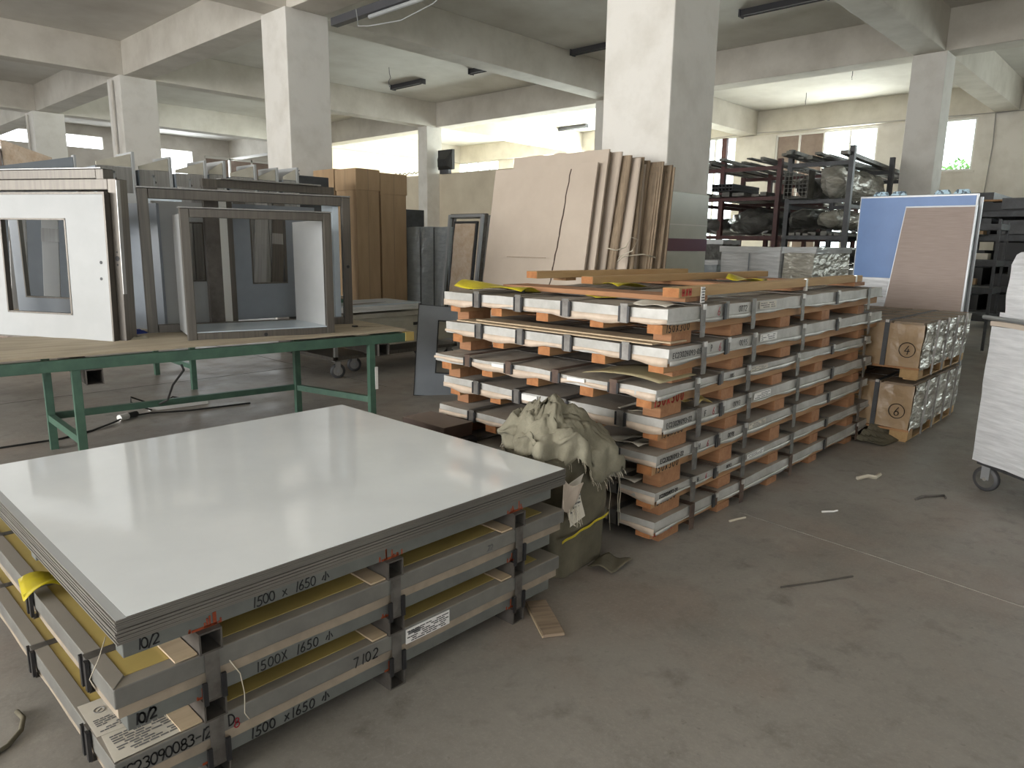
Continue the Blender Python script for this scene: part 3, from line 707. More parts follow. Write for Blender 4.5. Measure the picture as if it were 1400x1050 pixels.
for i, (zj, zw, zt) in enumerate(LEV):
    dx, dy = DXY[i]; x0, x1, y0, y1 = PX0 + dx, PX1 + dx - (.12 if i in (2, 3, 4) else 0), PY0 + dy, PY1 + dy
    zg = NEXTTOP[i] + (.002 if i else 0)
    r = thing('pallet_pack', 'foil-wrapped sheets on timber: ' + WORDS[i], 'sheet pack', ((x0 + x1) / 2, (y0 + y1) / 2, zg), 'sheet packs on timber pallets')
    packs.append(r)
    sag = [.006, .006, .006, .007, .012, .006, .009][i]
    b = MB(); soft_box(b, x0, x1, y0, y1, zw, zt, 40, 24, 2, .005, i + 1, 2.5, sag)
    b.build('foil_wrapper', M['foil'], r)
    # crumpled hem on the end and along the side
    rnd = random.Random(40 + i)
    ph = rnd.random() * 6
    b = MB(); b.grid(40, 1, lambda u, v: (x0 - .008 - .004 * math.sin(31 * u + ph), y0 + (y1 - y0) * u, zw + .024 - v * (.030 + .012 * math.sin(9 * u + ph) + .006 * math.sin(37 * u))), .003)
    b.build('foil_hem', M['foil_hem'], r, smooth=True)
    b = MB(); b.grid(60, 1, lambda u, v: (x0 + (x1 - x0) * u, y0 - .0055 - .002 * math.sin(41 * u + ph), zw + .010 - v * (.016 + .008 * math.sin(13 * u + ph) + .005 * math.sin(57 * u))), .003)
    b.build('foil_hem', M['foil'], r, smooth=True)
    for k, y in enumerate(BY):
        red = False
        b = MB(); b.box(x0 + (.0 if k == 0 else .01), x1 - .02, y + dy - .045, y + dy + .045, zj, zw - .004)
        j = b.build('joist', M['fir'], r, bevel=.002)
        MB().box(x0 - .0015 + (.0 if k == 0 else .01), x0 + .0015 + (.0 if k == 0 else .01), y + dy - .044, y + dy + .044, zj + .001, zw - .005).build('end_grain', M['fir_end'], j)
        if k == 0:
            yj = y + dy - .0458
            if i in (0, 4):
                ink('150X300', (x0 + .02, yj, zj + .006), UX, UZ, (zw - zj) * .8, j, m='red_paint', w=.0042, adv=1.0)
            elif i != 5:
                ink('150X300', (x0 + .03, yj, zj + .008), UX, UZ, (zw - zj) * .72, j, w=.0022, adv=.95)
    bx = [.72, 1.4, 2.1, 2.85]
    for yk in (y0 + .02, y1 - .14):
        MB().box(x0 + .10, x0 + .30, yk + .012, yk + .12, zg, zj).build('packing_block', M['fir_y'], r, bevel=.002)
    for k, q in enumerate(bx):
        wdt = .15
        xa = x0 + q
        if xa + wdt > x1: wdt = x1 - xa - .02
        b = MB(); b.box(xa, xa + wdt, y0 + .02, y1 - .02, zg, zj); b.build('cross_board', M['fir_y'], r, bevel=.002)
    # straps across the width (seen on the long side)
    for k, sx in enumerate((3.41, 3.68, 4.01, 4.74, 5.38, 6.06)):
        if sx > x1 - .05: continue
        low = zw - .004 if k in (1, 4) else zj
        wd = .018 if k in (1, 4) else .026
        xx = sx + dx * .5
        b = MB(); b.ring(xx - wd, xx + wd, y0 - .013, y1 + .013, low - .004, zt + sag + .006, .002, 'x')
        if k not in (1, 4):                            # loose end folded down past the joist
            b.hexa([(xx - wd, y0 - .016, low - .035), (xx + wd * .6, y0 - .018, low - .035), (xx + wd, y0 - .016, low + .03), (xx - wd, y0 - .016, low + .03), (xx - wd, y0 - .0125, low - .035), (xx + wd * .6, y0 - .0145, low - .035), (xx + wd, y0 - .0125, low + .03), (xx - wd, y0 - .0125, low + .03)])
        s = b.build('steel_strap', M['strap_brown'] if i in (0,) else M['strap'], r)
        if k in (1, 4):
            MB().box(xx - wd - .022, xx - wd + .004, y0 - .017, y0 - .008, zw - .01, zt + .004).build('black_tape', M['black_tape'], s)
        if rnd.random() < .55:
            MB().box(xx - .012, xx + .014, y0 - .022, y0 - .010, zt - .016, zt + .012).build('strap_clip', M['clip'], s)
    # straps along the length (seen on the short end)
    for y in (2.10, 2.49, 2.85, 3.2):
        yy = y + dy
        b = MB(); b.ring(x0 - .018, x1 + .016, yy - .024, yy + .024, zw - .010, zt + sag + .007, .002, 'y')
        s = b.build('steel_strap', M['strap_brown'] if i == 4 else M['strap'], r)
        for ya, yb in ((yy - .035, yy - .022), (yy + .022, yy + .033)): MB().box(x0 - .021, x0 - .010, ya, yb, zw - .006, zt + .003).build('black_tape', M['black_tape'], s)
    # marks
    yw = y0 - .0085; h = (zt - zw)
    code, mark, num = WR[i]
    if code: ink(code, (x0 + .022, yw, zw + h * .30), UX, UZ, h * .40, r, w=.0016, adv=.80)
    if mark:
        if len(mark) > 1: ink(mark[0], (3.46 + dx, yw, zw + h * .3), UX, UZ, h * .5, r, w=.0018)
        ink(mark[-1], (3.55 + dx, yw, zw + h * .25), UX, UZ, h * .6, r, m='red_ink', w=.002)
    if num: ink(num, (3.80 + dx, yw, zw + h * .3), UX, UZ, h * .45, r, w=.0015, adv=.78)
    if i not in (0,):
        l = MB().box(4.07 + dx, 4.30 + dx, y0 - .0095, y0 - .0065, zw + h * .3, zw + h * .88).build('shipping_label', M['label'] if i % 2 else M['paper'], r)
        printed((4.08 + dx, y0 - .0097, zw + h * .33), UX, UZ, .21, h * .5, l, 3, 'grey_ink', seed=i)
# tags stuck on the end faces
for i, y in ((4, 2.93), (4, 2.35), (3, 2.75)):
    zj, zw, zt = LEV[i]; x0 = PX0 + DXY[i][0]
    MB().box(x0 - .0135, x0 - .009, y - .06, y + .06, zw + .018, zt - .008).build('paper_tag', M['label'], packs[i])
# curled yellow film and folded foil corners
def curl(name, label, m, c, sx, sy, amp, ph, n=10, parent=None, rz=0.0):
    ca, sa = math.cos(rz), math.sin(rz)
    def fn(u, v):
        x, y = (u - .5) * sx, (v - .5) * sy
        return (c[0] + ca * x - sa * y, c[1] + sa * x + ca * y, c[2] + amp * (math.sin(u * 3.1 + ph) * .5 + .5) * (v * .6 + .4) + amp * .3 * math.sin(v * 6 + u * 4))
    b = MB(); b.grid(n, n, fn, .0012); o = b.build(name, M[m], parent, smooth=True)
    if label: tag(o, label, 'film scrap')
    return o
b = MB(); b.grid(14, 6, lambda u, v: (3.02 + .36 * v + .02 * u, 1.845 + .50 * u, LEV[4][2] + .012 + .034 * max(0, math.sin((1 - u) * 2.6)) + (.004 if u > .7 else 0)), .0014)
tag(b.build('film_scrap', M['khaki'], smooth=True), 'curled dusty yellow film bulging at the near corner of the fifth pack', 'film scrap')
for c, sx, sy, am, ph, rz, lab in (((3.25, 3.2, 1.252), .25, .5, .05, .3, .2, 'crumpled bright yellow film near the left end of the topmost pack'), ((3.62, 3.2, 1.25), .3, .25, .015, 1.4, .5, 'flat yellow film under the cross board on the topmost pack'),
     ((3.5, 2.45, 1.25), .35, .2, .01, 2.2, -.6, 'small yellow film patch on the topmost pack beside the near timber'), ((4.3, 3.0, 1.254), .5, .25, .05, .9, .1, 'yellow film lifting between the loose timbers'), ((5.7, 2.7, 1.255), .3, .3, .06, .6, .3, 'yellow film tuft at the far end of the topmost pack')):
    curl('film_scrap', lab, 'yellow_bright', c, sx, sy, am, ph, rz=rz)
curl('film_scrap', 'folded yellow film peak on the fourth pack beside the second strap', 'yellow', (3.55, 1.93, .692), .16, .12, .045, .2)
for i, y, am in ((6, 2.0, .02), (3, 2.05, .03), (2, 2.08, .04), (1, 2.1, .02)):
    o = curl('foil_fold', None, 'paper', (PX0 + DXY[i][0] + .14, y, LEV[i][2] + .006), .22, .2, am, .4 + i, parent=packs[i])
# two thin boards on the sixth pack
for k, (xa, ya, yb, z) in enumerate(((3.10, 1.95, 3.42, 1.053), (3.16, 1.88, 3.3, 1.0615))):
    o = MB().box(xa, xa + .16, ya, yb, z, z + .0075).build('thin_board', M['slat'], bevel=.001); recenter(o, (xa + .08, 2.6, z))
    tag(o, 'thin pale board on the sixth pack, ' + ('lower of the two' if k == 0 else 'upper of the two, closer to the near corner'), 'board', 'thin boards on the sixth pack')

# timbers lying on top, on two orange cross boards
ZT = 1.256
for k, (x, ya, yb, lab) in enumerate(((3.40, 1.95, 3.3, 'left orange cross board under the loose timbers'), (4.9, 2.0, 3.4, 'middle orange cross board under the loose timbers'), (6.0, 1.95, 3.4, 'far right orange cross board under the loose timbers'))):
    o = MB().box(x, x + .24, ya, yb, ZT, ZT + .028).build('cross_plank', M['fir_y'], bevel=.002); recenter(o, (x + .12, 2.6, ZT)); tag(o, lab, 'plank', 'cross boards under the timbers')
for k, (x0, x1, ya, yb, w, z, h, lab) in enumerate(((3.30, 6.30, 1.93, 1.99, .1, ZT + .028, .05, 'nearest loose timber with a red stencil on its end'), (3.95, 6.45, 2.98, 2.86, .1, ZT + .028, .05, 'middle loose timber, its bright end above the yellow film'), (3.85, 5.6, 3.40, 3.20, .1, ZT + .05, .05, 'farthest loose timber behind the other two'))):
    r = thing('loose_timber', lab, 'timber', ((x0 + x1) / 2, ya, z), 'loose timbers on the topmost pack')
    b = MB(); b.hexa([(x0, ya, z), (x1, yb, z), (x1, yb + w, z), (x0, ya + w, z), (x0, ya, z + h), (x1, yb, z + h), (x1, yb + w, z + h), (x0, ya + w, z + h)])
    b.build('beam_body', M['pine'], r, bevel=.003)
    MB().box(x0 - .0015, x0 + .001, ya + .002, ya + w - .002, z + .002, z + h - .002).build('end_grain', M['fir_end'], r)
    if k == 0:
        ink('HXH', (x0 + .03, ya - .0008, z + .009), UX, UZ, h * .66, r, m='red_paint', w=.0045, adv=1.1)
        l = MB().box(x0 + .225, x0 + .265, ya - .004, ya + .002, z - .035, z + h).build('tag_label', M['label'], r)
        printed((x0 + .227, ya - .0045, z - .03), UX, UZ, .036, .075, l, 5, 'ink', seed=9)
        for xx in (5.05, 6.12): MB().box(xx, xx + .03, ya - .004 + (xx - x0) * .02, ya + .012 + (xx - x0) * .02, z - .03, z + h + .004).build('strap_clip', M['clip'], r)
    if k == 2:
        for xx in (x0 + .3, x1 - .4): MB().box(xx, xx + .12, ya - .02, ya + w, ZT + .028, z).build('packing_block', M['fir'], r)
b = MB(); b.grid(20, 3, lambda u, v: (3.28 + .5 * u, 3.0 + .03 * v + .1 * math.sin(4 * u), 1.252 + .012 * math.sin(9 * u) ** 2 + .004), .002)
tag(b.build('strap_offcut', M['black_tape'], smooth=True), 'black strap offcut on the topmost pack behind the yellow film', 'strap')

# ================================================================ SACK BETWEEN THE STACKS
sk = thing('tall_sack', 'tall dark woven sack standing between the two stacks', 'sack', (2.60, 2.16, 0))
def sack_pt(u, v):
    a = 2 * math.pi * u; sq = lambda c: math.copysign(abs(c) ** .45, c)
    w = .205 + .012 * math.sin(7 * v + 2 * a) + .01 * math.sin(3 * a + 5 * v); d = .20 + .012 * math.sin(5 * v + a)
    z = .002 + .575 * v
    t = 1 - .1 * max(0, v - .7) + .10 * noise.noise(Vector((math.cos(a) * 2, math.sin(a) * 2, v * 4))) + .05 * noise.noise(Vector((math.cos(a) * 5, math.sin(a) * 5, v * 9)))
    return (2.60 + w * sq(math.cos(a)) * t + .01 * math.sin(11 * v), 2.16 + d * sq(math.sin(a)) * t, z)
b = MB(); b.grid(56, 26, lambda u, v: sack_pt(u, v)); b.grid(10, 10, lambda u, v: (2.42 + .36 * u, 1.98 + .36 * v, .573 + .02 * math.sin(3 * u) * math.sin(3 * v)))
b.build('sack_body', M['sack'], sk, smooth=True)
b = MB(); b.grid(16, 4, lambda u, v: (2.40 + .36 * u, 1.93 + .004 * math.sin(20 * u) - .0 * v, .20 + .012 * v + .05 * u), .002); b.build('yellow_band', M['yellow_bright'], sk, smooth=True)
b = MB(); b.grid(12, 8, lambda u, v: (2.62 + .17 * u + .02 * v, 1.945 - .13 * v, .014 + .02 * math.sin(3 * v + 2 * u) ** 2), .004); b.build('sack_flap', M['sack'], sk, smooth=True)
# draped burlap with frayed edge
bu = thing('burlap_cover', 'crumpled frayed burlap heaped over the tall sack', 'cloth', (2.56, 2.16, .64))
PK = Vector((2.57, 2.20, .79))
def cover(u, v):
    a = 2 * math.pi * u
    # v = 0 at the peak, 1 at the frayed hem; the hem hangs lower on the right hand side
    cx, cy = 2.60 + .05 * v, 2.17
    right = max(0, math.cos(a + .6))
    R = (.04 + .235 * min(1, v * 1.35)) * (1 + .10 * math.cos(a + .4)) * (1 + .05 * math.sin(5 * a + 3 * v))
    f = 1 + .10 * math.sin(9 * a + 2.2 * math.sin(2 * a)) * v + .04 * math.sin(17 * a + 4 * v) * v
    drop = .10 * v ** .8 + .13 * v ** 2.2 + .20 * right * max(0, v - .35) + .02 * math.sin(7 * a) * v
    n = noise.noise(Vector((math.cos(a) * 2, math.sin(a) * 2, v * 3.2))) * .03 + noise.noise(Vector((math.cos(a) * 5, math.sin(a) * 5, v * 7))) * .022 + noise.noise(Vector((math.cos(a) * 11, math.sin(a) * 11, v * 13))) * .010
    return (PK.x * (1 - v) + cx * v + math.cos(a) * R * f + n, PK.y * (1 - v) + cy * v + math.sin(a) * R * f, PK.z - drop + n * 1.6 + .012 * math.sin(13 * v + 3 * a) * (1 - v))
b = MB(); b.grid(110, 34, cover, .004); b.build('burlap_sheet', M['burlap'], bu, smooth=True)
b = MB(); rnd = random.Random(9)
for k in range(150):
    u = rnd.random(); p = Vector(cover(u, 1.0)); l = rnd.uniform(.01, .04)
    b.tube([p, p + Vector((math.cos(6.28 * u) * l * .5, math.sin(6.28 * u) * l * .5, -l * .6)), p + Vector((math.cos(6.28 * u) * l * .7, math.sin(6.28 * u) * l * .7, -l * 1.3))], .0013, 4)
b.build('fringe', M['thread'], bu)
b = MB()
for k, u in enumerate((.87, .9, .93)):
    p = Vector(cover(u, 1.0)); b.tube([p, p + Vector((.01, -.01, -.1)), p + Vector((-.012, -.02, -.17)), p + Vector((.006, -.02, -.26 - .03 * k))], .0018, 5)
b.build('hanging_thread', M['thread'], bu, smooth=True)
# torn cardboard corner with a paper label hanging at the right end of the front stack
tc = thing('torn_cardboard', 'torn cardboard corner piece hanging at the right end of the front stack', 'cardboard', (2.36, 1.9, .45))
b = MB(); b.grid(10, 10, lambda u, v: (2.315 + .115 * u, 1.865 + .02 * math.sin(5 * u) + .06 * v * u, .53 - .17 * v * (1 - .3 * u) - .03 * u + .012 * math.sin(8 * u + 5 * v)), .003); b.build('cardboard_flap', M['carton_old'], tc)
b = MB(); b.grid(8, 8, lambda u, v: (2.40 + .09 * u, 1.90 - .01 * u + .02 * math.sin(4 * v), .50 - .2 * v + .03 * u), .0015); lb = b.build('paper_label', M['paper'], tc)
printed((2.41, 1.896, .33), UX, UZ, .07, .13, lb, 7, 'grey_ink', seed=12)
b = MB(); rnd = random.Random(3)
for k in range(12):
    x = 2.33 + rnd.random() * .1; b.tube([(x, 1.86, .40), (x + rnd.uniform(-.02, .02), 1.85, .36), (x + rnd.uniform(-.03, .03), 1.845, .30 + rnd.random() * .04)], .0015, 4)
b.build('torn_fibre', M['thread'], tc)

# dark block and the low dark stand at the left end of the pallet stack
st = MB().box(2.70, 3.0, 3.12, 3.60, 0, .363).build('low_stand', M['dark'], bevel=.004); recenter(st, (2.85, 3.36, 0)); tag(st, 'low black stand under the dark wooden block at the left end of the pallet stack', 'stand')
o = MB().box(2.76, 3.0, 3.16, 3.56, .365, .45).build('wooden_block', M['dark_wood'], bevel=.004); recenter(o, (2.88, 3.36, .365)); tag(o, 'dark brown wooden block at the left end of the pallet stack', 'block')

# ================================================================ STRAPPED CRATES
def crate(z0, z1, lean, label):
    r = thing('strapped_crate', label, 'crate', (7.05, 2.1, z0), 'strapped cardboard crates')
    x0, x1, y0, y1 = 6.32 + lean, 7.84 + lean, 1.52 - lean * .2, 2.72
    # pallet base: three runners along x, deck boards, blocks
    for y in (y0 + .06, (y0 + y1) / 2, y1 - .06):
        MB().box(x0, x1, y - .05, y + .05, z0 + .002, z0 + .014).build('bottom_board', M['pine'], r)
    for x in (x0 + .07, (x0 + x1) / 2, x1 - .07):
        for y in (y0 + .07, (y0 + y1) / 2, y1 - .07): MB().box(x - .07, x + .07, y - .07, y + .07, z0 + .014, z0 + .085).build('pallet_block', M['pine'], r, bevel=.003)
    MB().box(x0, x1, y0, y1, z0 + .085, z0 + .1).build('deck', M['pine_y'], r)
    s = .05
    b = MB(); soft_box(b, x0 + .01, x1 - .01, y0 + .01, y1 - .01, z0 + .1, z1 - .045, 16, 16, 8, .012, z0 * 7 + 1, 3)
    for v in b.bm.verts:
        k = (v.co.z - z0) / (z1 - z0); v.co.x += s * k * .6; v.co.y -= s * k * .2
    body = b.build('carton_body', M['film_carton'], r, smooth=False)
    b = MB(); b.grid(30, 12, lambda u, v: (x0 + .01 + s * .6 * v + (x1 - x0 - .01) * u, y0 - .004 - s * .2 * v + .014 * noise.noise(Vector((u * 9, v * 5, z0))), z0 + .085 + (z1 - z0 - .12) * v), .004)
    b.build('stretch_film_side', M['film_silver'], body, smooth=False)
    for k in range(5):
        yy = y0 + .0 + (y1 - y0) * k / 5
        MB().box(x0 + s * .5, x1 + s * .8, yy + .01, yy + (y1 - y0) / 5 - .012, z1 - .045, z1 - .028).build('top_board', M['plank'], r)
    for k in range(4):
        x = x0 + .3 + k * .33
        b = MB(); b.hexa([(x, y0 - .024, z0 + .02), (x + .016, y0 - .024, z0 + .02), (x + .016, y0 - .012, z0 + .02), (x, y0 - .012, z0 + .02), (x + s * .8, y0 - .036, z1 - .02), (x + s * .8 + .016, y0 - .036, z1 - .02), (x + s * .8 + .016, y0 - .02, z1 - .02), (x + s * .8, y0 - .02, z1 - .02)])
        b.box(x + s * .8, x + s * .8 + .016, y0 - .03, y1, z1 - .027, z1 - .024)
        b.build('steel_strap', M['strap'], r)
    b = MB(); yy = y0 + .26
    b.hexa([(x0 - .012, yy, z0 + .1), (x0, yy, z0 + .1), (x0, yy + .035, z0 + .1), (x0 - .012, yy + .035, z0 + .1), (x0 + s * .6 - .012, yy, z1 - .02), (x0 + s * .6 + .004, yy, z1 - .02), (x0 + s * .6 + .004, yy + .035, z1 - .02), (x0 + s * .6 - .012, yy + .035, z1 - .02)])
    b.box(x0 + s * .6 - .012, x1, yy, yy + .035, z1 - .027, z1 - .024); st_ = b.build('steel_strap', M['grey_metal'], r)
    MB().box(x0 + s * .6 - .018, x0 + s * .6 - .008, yy + .004, yy + .031, z1 - .04, z1 - .018).build('strap_clip', M['clip'], st_)
    # circled figure stamped on the end
    zc = (z0 + z1) / 2 - .005; c = Vector((x0 - .012 + s * .3, y0 + .105, zc)); b = MB()
    pts = [c + Vector((0, math.cos(a * .2618) * .06, math.sin(a * .2618) * .06)) for a in range(25)]
    b.tube(pts, .003, 5); b.build('stamped_ring', M['ink'], body)
    ink('6' if z0 < .2 else '4', c + Vector((-.002, .022, -.035)), (0, -1, 0), UZ, .07, body, w=.003, name='stamped_figure')
    return r
crate(0, .505, 0, 'lower strapped cardboard crate on a wooden pallet right of the pallet stack')
crate(.507, 1.0, .05, 'upper strapped cardboard crate with boards across its top')
# torn paper tuft at the foot of the stack
b = MB(); b.grid(14, 8, lambda u, v: (6.05 + .32 * u, 1.62 + .22 * v - .05 * u, .01 + .10 * v * u + .03 * abs(math.sin(9 * u + 4 * v)) * v), .002)
tag(b.build('torn_paper', M['sack'], smooth=False), 'crumpled brown paper at the foot of the pallet stack beside the lower crate', 'paper')

# ================================================================ DOOR PANELS BEHIND THE CRATES
dp = thing('door_panel', 'tall blue film-covered door panel with silver edge behind the crates', 'door panel', (8.75, 2.35, 0))
MB().box(8.70, 8.74, 1.72, 2.86, .02, 2.12).build('panel_core', M['silver'], dp, bevel=.003)
MB().box(8.694, 8.70, 1.738, 2.848, 1.235, 2.10).build('blue_film', M['door_blue'], dp)
MB().box(8.694, 8.70, 1.738, 2.848, .04, 1.23).build('white_film', M['film_white'], dp)
MB().box(8.688, 8.70, 2.29, 2.325, 1.42, 1.68).build('handle_recess', M['dark'], dp)
for y0, lab in ((2.58, 'left foam corner strip on the blue door panel'), (2.40, 'second foam corner strip on the blue door panel'), (1.98, 'third foam corner strip on the blue door panel'), (1.80, 'right foam corner strip on the blue door panel')):
    b = MB(); b.hexa([(8.685, y0, 2.121), (8.77, y0, 2.121), (8.77, y0 + .15, 2.121), (8.685, y0 + .15, 2.121), (8.70, y0 + .02, 2.165), (8.76, y0 + .02, 2.165), (8.76, y0 + .12, 2.165), (8.70, y0 + .12, 2.165)])
    tag(b.build('foam_pad', M['foam']), lab, 'foam pad', 'foam pads on the blue panel')
bp = thing('door_panel', 'brown ribbed board with silver edge leaning on the blue door panel', 'door panel', (8.6, 2.0, 0))
b = MB(); b.hexa([(8.45, 1.68, .005), (8.5, 1.68, .005), (8.5, 2.52, .005), (8.45, 2.52, .005), (8.645, 1.71, 2.0), (8.685, 1.71, 2.0), (8.685, 2.37, 2.0), (8.645, 2.37, 2.0)]); b.build('board', M['silver'], bp)
b = MB(); b.hexa([(8.444, 1.70, .02), (8.449, 1.70, .02), (8.449, 2.51, .02), (8.444, 2.51, .02), (8.638, 1.725, 1.985), (8.643, 1.725, 1.985), (8.643, 2.362, 1.985), (8.638, 2.362, 1.985)]); b.build('ribbed_face', M['door_brown'], bp)
b = MB(); b.box(8.78, 8.82, 1.695, 2.8, .005, 2.09); o = b.build('door_panel', M['silver'], bevel=.003); recenter(o, (8.78, 2.2, 0)); tag(o, 'silver edged panel hidden behind the blue one, its right edge showing', 'door panel')

# ================================================================ WRAPPED CABINET TROLLEY AT THE RIGHT EDGE
ct = thing('wrapped_cabinet', 'white film-wrapped cabinet on grey castors at the right edge', 'cabinet', (5.3, .5, 0))
def cab(b, s0, s1, z0, z1, d0, d1, amp, seed):
    """box in the cabinet's own turned frame: s along the front, d to the back"""
    o = Vector((5.40, .90, 0)); u = Vector((-.60, -.80, 0)); n = Vector((.80, -.60, 0))
    soft_box(b, s0, s1, d0, d1, z0, z1, 12, 10, 14, amp, seed, 4)
    for v in b.bm.verts:
        p = o + u * v.co.x + n * v.co.y; v.co = Vector((p.x, p.y, v.co.z))
    return b
cab(MB(), 0, 1.0, .195, 1.08, 0, .7, .006, 3).build('wrapped_body', M['film_white'], ct)
cab(MB(), .0, 1.0, 1.08, 1.11, -.012, .71, .006, 5).build('cardboard_pad', M['carton_old'], ct)
b = MB(); o_ = Vector((5.40, .90, 0)); u_ = Vector((-.60, -.80, 0)); n_ = Vector((.80, -.60, 0))
def hood(u, v):
    s = .06 + .9 * u
    rr = .08; z1 = 1.545
    k = min(1, (s - .06) / rr); zt = z1 - rr * (1 - math.sqrt(max(0, 1 - (1 - k) ** 2)))
    z = 1.11 + (zt - 1.11) * v
    p = o_ + u_ * (s + .0015 * math.sin(12 * v + 9 * u)) + n_ * (.02 + .01 * math.sin(17 * u + 9 * v) * .5); return (p.x, p.y, z)
b.grid(30, 16, hood, .30); b.build('wrapped_top', M['film_white'], ct)
b = MB(); pr_ = lambda s, d, z: tuple(o_ + u_ * s + n_ * d + Vector((0, 0, z)))
b.tube([pr_(-.035, .25, 1.0), pr_(-.05, .25, 1.04), pr_(-.05, .05, 1.12), pr_(-.02, -.045, 1.135), pr_(.9, -.045, 1.125)], .014, 8); b.build('push_bar', M['silver'], ct, smooth=True)
cab(MB(), -.07, -.01, .98, 1.16, .12, .36, .004, 8).build('corner_pad', M['film_white'], ct)
cab(MB(), .02, 1.0, .172, .195, .02, .68, 0, 1).build('base_frame', M['grey_metal'], ct)
for s, d in ((.07, .06), (.93, .06), (.07, .62), (.93, .62)):
    cc = o_ + u_ * s + n_ * d
    w = MB().wheel((cc.x, cc.y, .082), (n_ * .95 - u_ * .3), .082, .035, 28).build('castor', M['tyre'], ct, smooth=True)
    ax = (n_ * .95 - u_ * .3).normalized(); sd = ax.cross(UZ)
    b = MB()
    for q in (-1, 1): b.obox(cc + ax * .022 * q + Vector((0, 0, .125)), ax, sd, UZ, .002, .026, .046)
    b.obox(cc + Vector((0, 0, .170)), ax, sd, UZ, .03, .03, .002); b.build('fork', M['silver'], w)
    MB().cyl(cc + ax * -.026 + Vector((0, 0, .082)), cc + ax * .026 + Vector((0, 0, .082)), .012, 10).build('axle', M['clip'], w)
    MB().cyl(cc + ax * -.0185 + Vector((0, 0, .082)), cc + ax * .0185 + Vector((0, 0, .082)), .058, 24).build('wheel_disc', M['profile'], w)

# ================================================================ CARDBOARD SHEETS LEANING ON THE BIG COLUMN
def leaning_sheet(xb, xt, ya, yb, z0, h, th, label, m='carton_old', group=None, bow=0.0, name='cardboard_sheet', yl=0.0, ragged=0.0, sd=0):
    """sheet from (xb) on the floor to (xt) at the top, wide ya..yb, thickness th"""
    b = MB(); nx, nz = 10, 14
    def fn(u, v):
        y = ya + (yb - ya) * u + yl * v
        x = xb + (xt - xb) * v + bow * math.sin(math.pi * v) + .002 * noise.noise(Vector((u * 4, v * 4, sd * 3.3)))
        return (x, y, z0 + h * v + (ragged * noise.noise(Vector((u * 9, sd, 0))) if v > .99 else 0))
    b.grid(nx, nz, fn, -th)
    o = b.build(name, M[m]); recenter(o, ((xb + xt) / 2, (ya + yb) / 2, z0)); tag(o, label, 'cardboard', group)
    return o
cb = leaning_sheet(4.98, 5.34, 4.02, 5.30, .003, 2.27, .02, 'front pale cardboard sheet with a long jagged tear, leaning on the column', sd=1, ragged=.012)
b = MB(); pts = []
rnd = random.Random(5)
for k in range(24):
    v = .38 + .60 * k / 23; y = 4.33 - .02 * v + .07 * (1 - v) * 2 + rnd.uniform(-.006, .006) + (.10 * max(0, .6 - v))
    pts.append((4.98 + .36 * v - .006, y, 2.273 * v))
for a, c in zip(pts, pts[1:]):
    w = .008 + .004 * rnd.random()
    b.hexa([(a[0], a[1], a[2]), (a[0] + .004, a[1], a[2]), (a[0] + .004, a[1] + w, a[2]), (a[0], a[1] + w, a[2]), (c[0], c[1], c[2]), (c[0] + .004, c[1], c[2]), (c[0] + .004, c[1] + w, c[2]), (c[0], c[1] + w, c[2])])
t = b.build('tear', M['dark_wood'], cb)
MB().box(5.150, 5.158, 4.45, 4.95, 1.418, 1.422).build('crease', M['carton_edge'], cb)
leaning_sheet(5.06, 5.42, 3.96, 5.12, .003, 2.385, .02, 'second cardboard sheet, ragged top edge above the front one', sd=2, ragged=.02)
rnd = random.Random(21); x = 5.125; k = 0
ORD = ['just behind the ragged one', 'second folded one', 'third folded one', 'fourth folded one, rounded edge', 'fifth folded one', 'sixth folded one', 'seventh folded one']
while k < 7:
    th = rnd.uniform(.035, .055); y0 = 3.93 - .034 * k + rnd.uniform(-.02, .02)
    b = MB(); xt0 = x + .335; h = 2.36 - .012 * k + rnd.uniform(-.03, .03)
    def fold(u, v, x=x, th=th, y0=y0, h=h, xt0=xt0):
        # folded edge: U-shaped section
        if u < .5: t_ = u * 2; px, py = 0.0, 1.05 * (1 - t_)
        else: t_ = u * 2 - 1; px, py = th, 1.05 * t_
        if .40 < u < .60:
            a = (u - .4) / .2 * math.pi; px = th / 2 - th / 2 * math.cos(a); py = .21 - .035 * math.sin(a) - .17
            py = max(py, 0)
        return (x + (xt0 - x) * v + px + .01 * math.sin(3 * v + k), y0 + py + .05 * math.sin(2.2 * v + k), .003 + h * v)
    b.grid(40, 12, fold, .005); o = b.build('folded_cardboard', M['carton_old' if k % 2 else 'carton_edge'], smooth=False); recenter(o, (x, y0 + .5, 0))
    tag(o, 'folded cardboard sheet leaning on the column, ' + ORD[k], 'cardboard', 'folded cardboard sheets leaning on the column'); x += th + .012; k += 1
x += .01
for k in range(16):
    th = .011; y0 = 3.70 + rnd.uniform(-.03, .03) - .004 * k
    leaning_sheet(x + .02, min(x + .30, 5.985 - .001 * (16 - k)), y0, y0 + .75, .003, 2.26 + rnd.uniform(-.06, .05) - .003 * k, th, ORDINAL[k] + ' thin cardboard blank of the dense bundle, counted from the folded sheets', m='carton_edge', group='flat cardboard blanks against the column', sd=k + 5)
    x += .0158
b = MB()
for pts in ([(5.28, 3.84, 1.52), (5.36, 3.80, 1.50), (5.45, 3.76, 1.53), (5.5, 3.74, 1.62), (5.55, 3.70, 1.60), (5.5, 3.72, 1.5), (5.40, 3.78, 1.45), (5.36, 3.79, 1.4), (5.44, 3.76, 1.45), (5.6, 3.67, 1.47), (5.75, 3.63, 1.44)],): b.tube(pts, .006, 6)
tag(b.build('tied_string', M['thread'], smooth=True), 'pale string knotted round the folded cardboard', 'string')

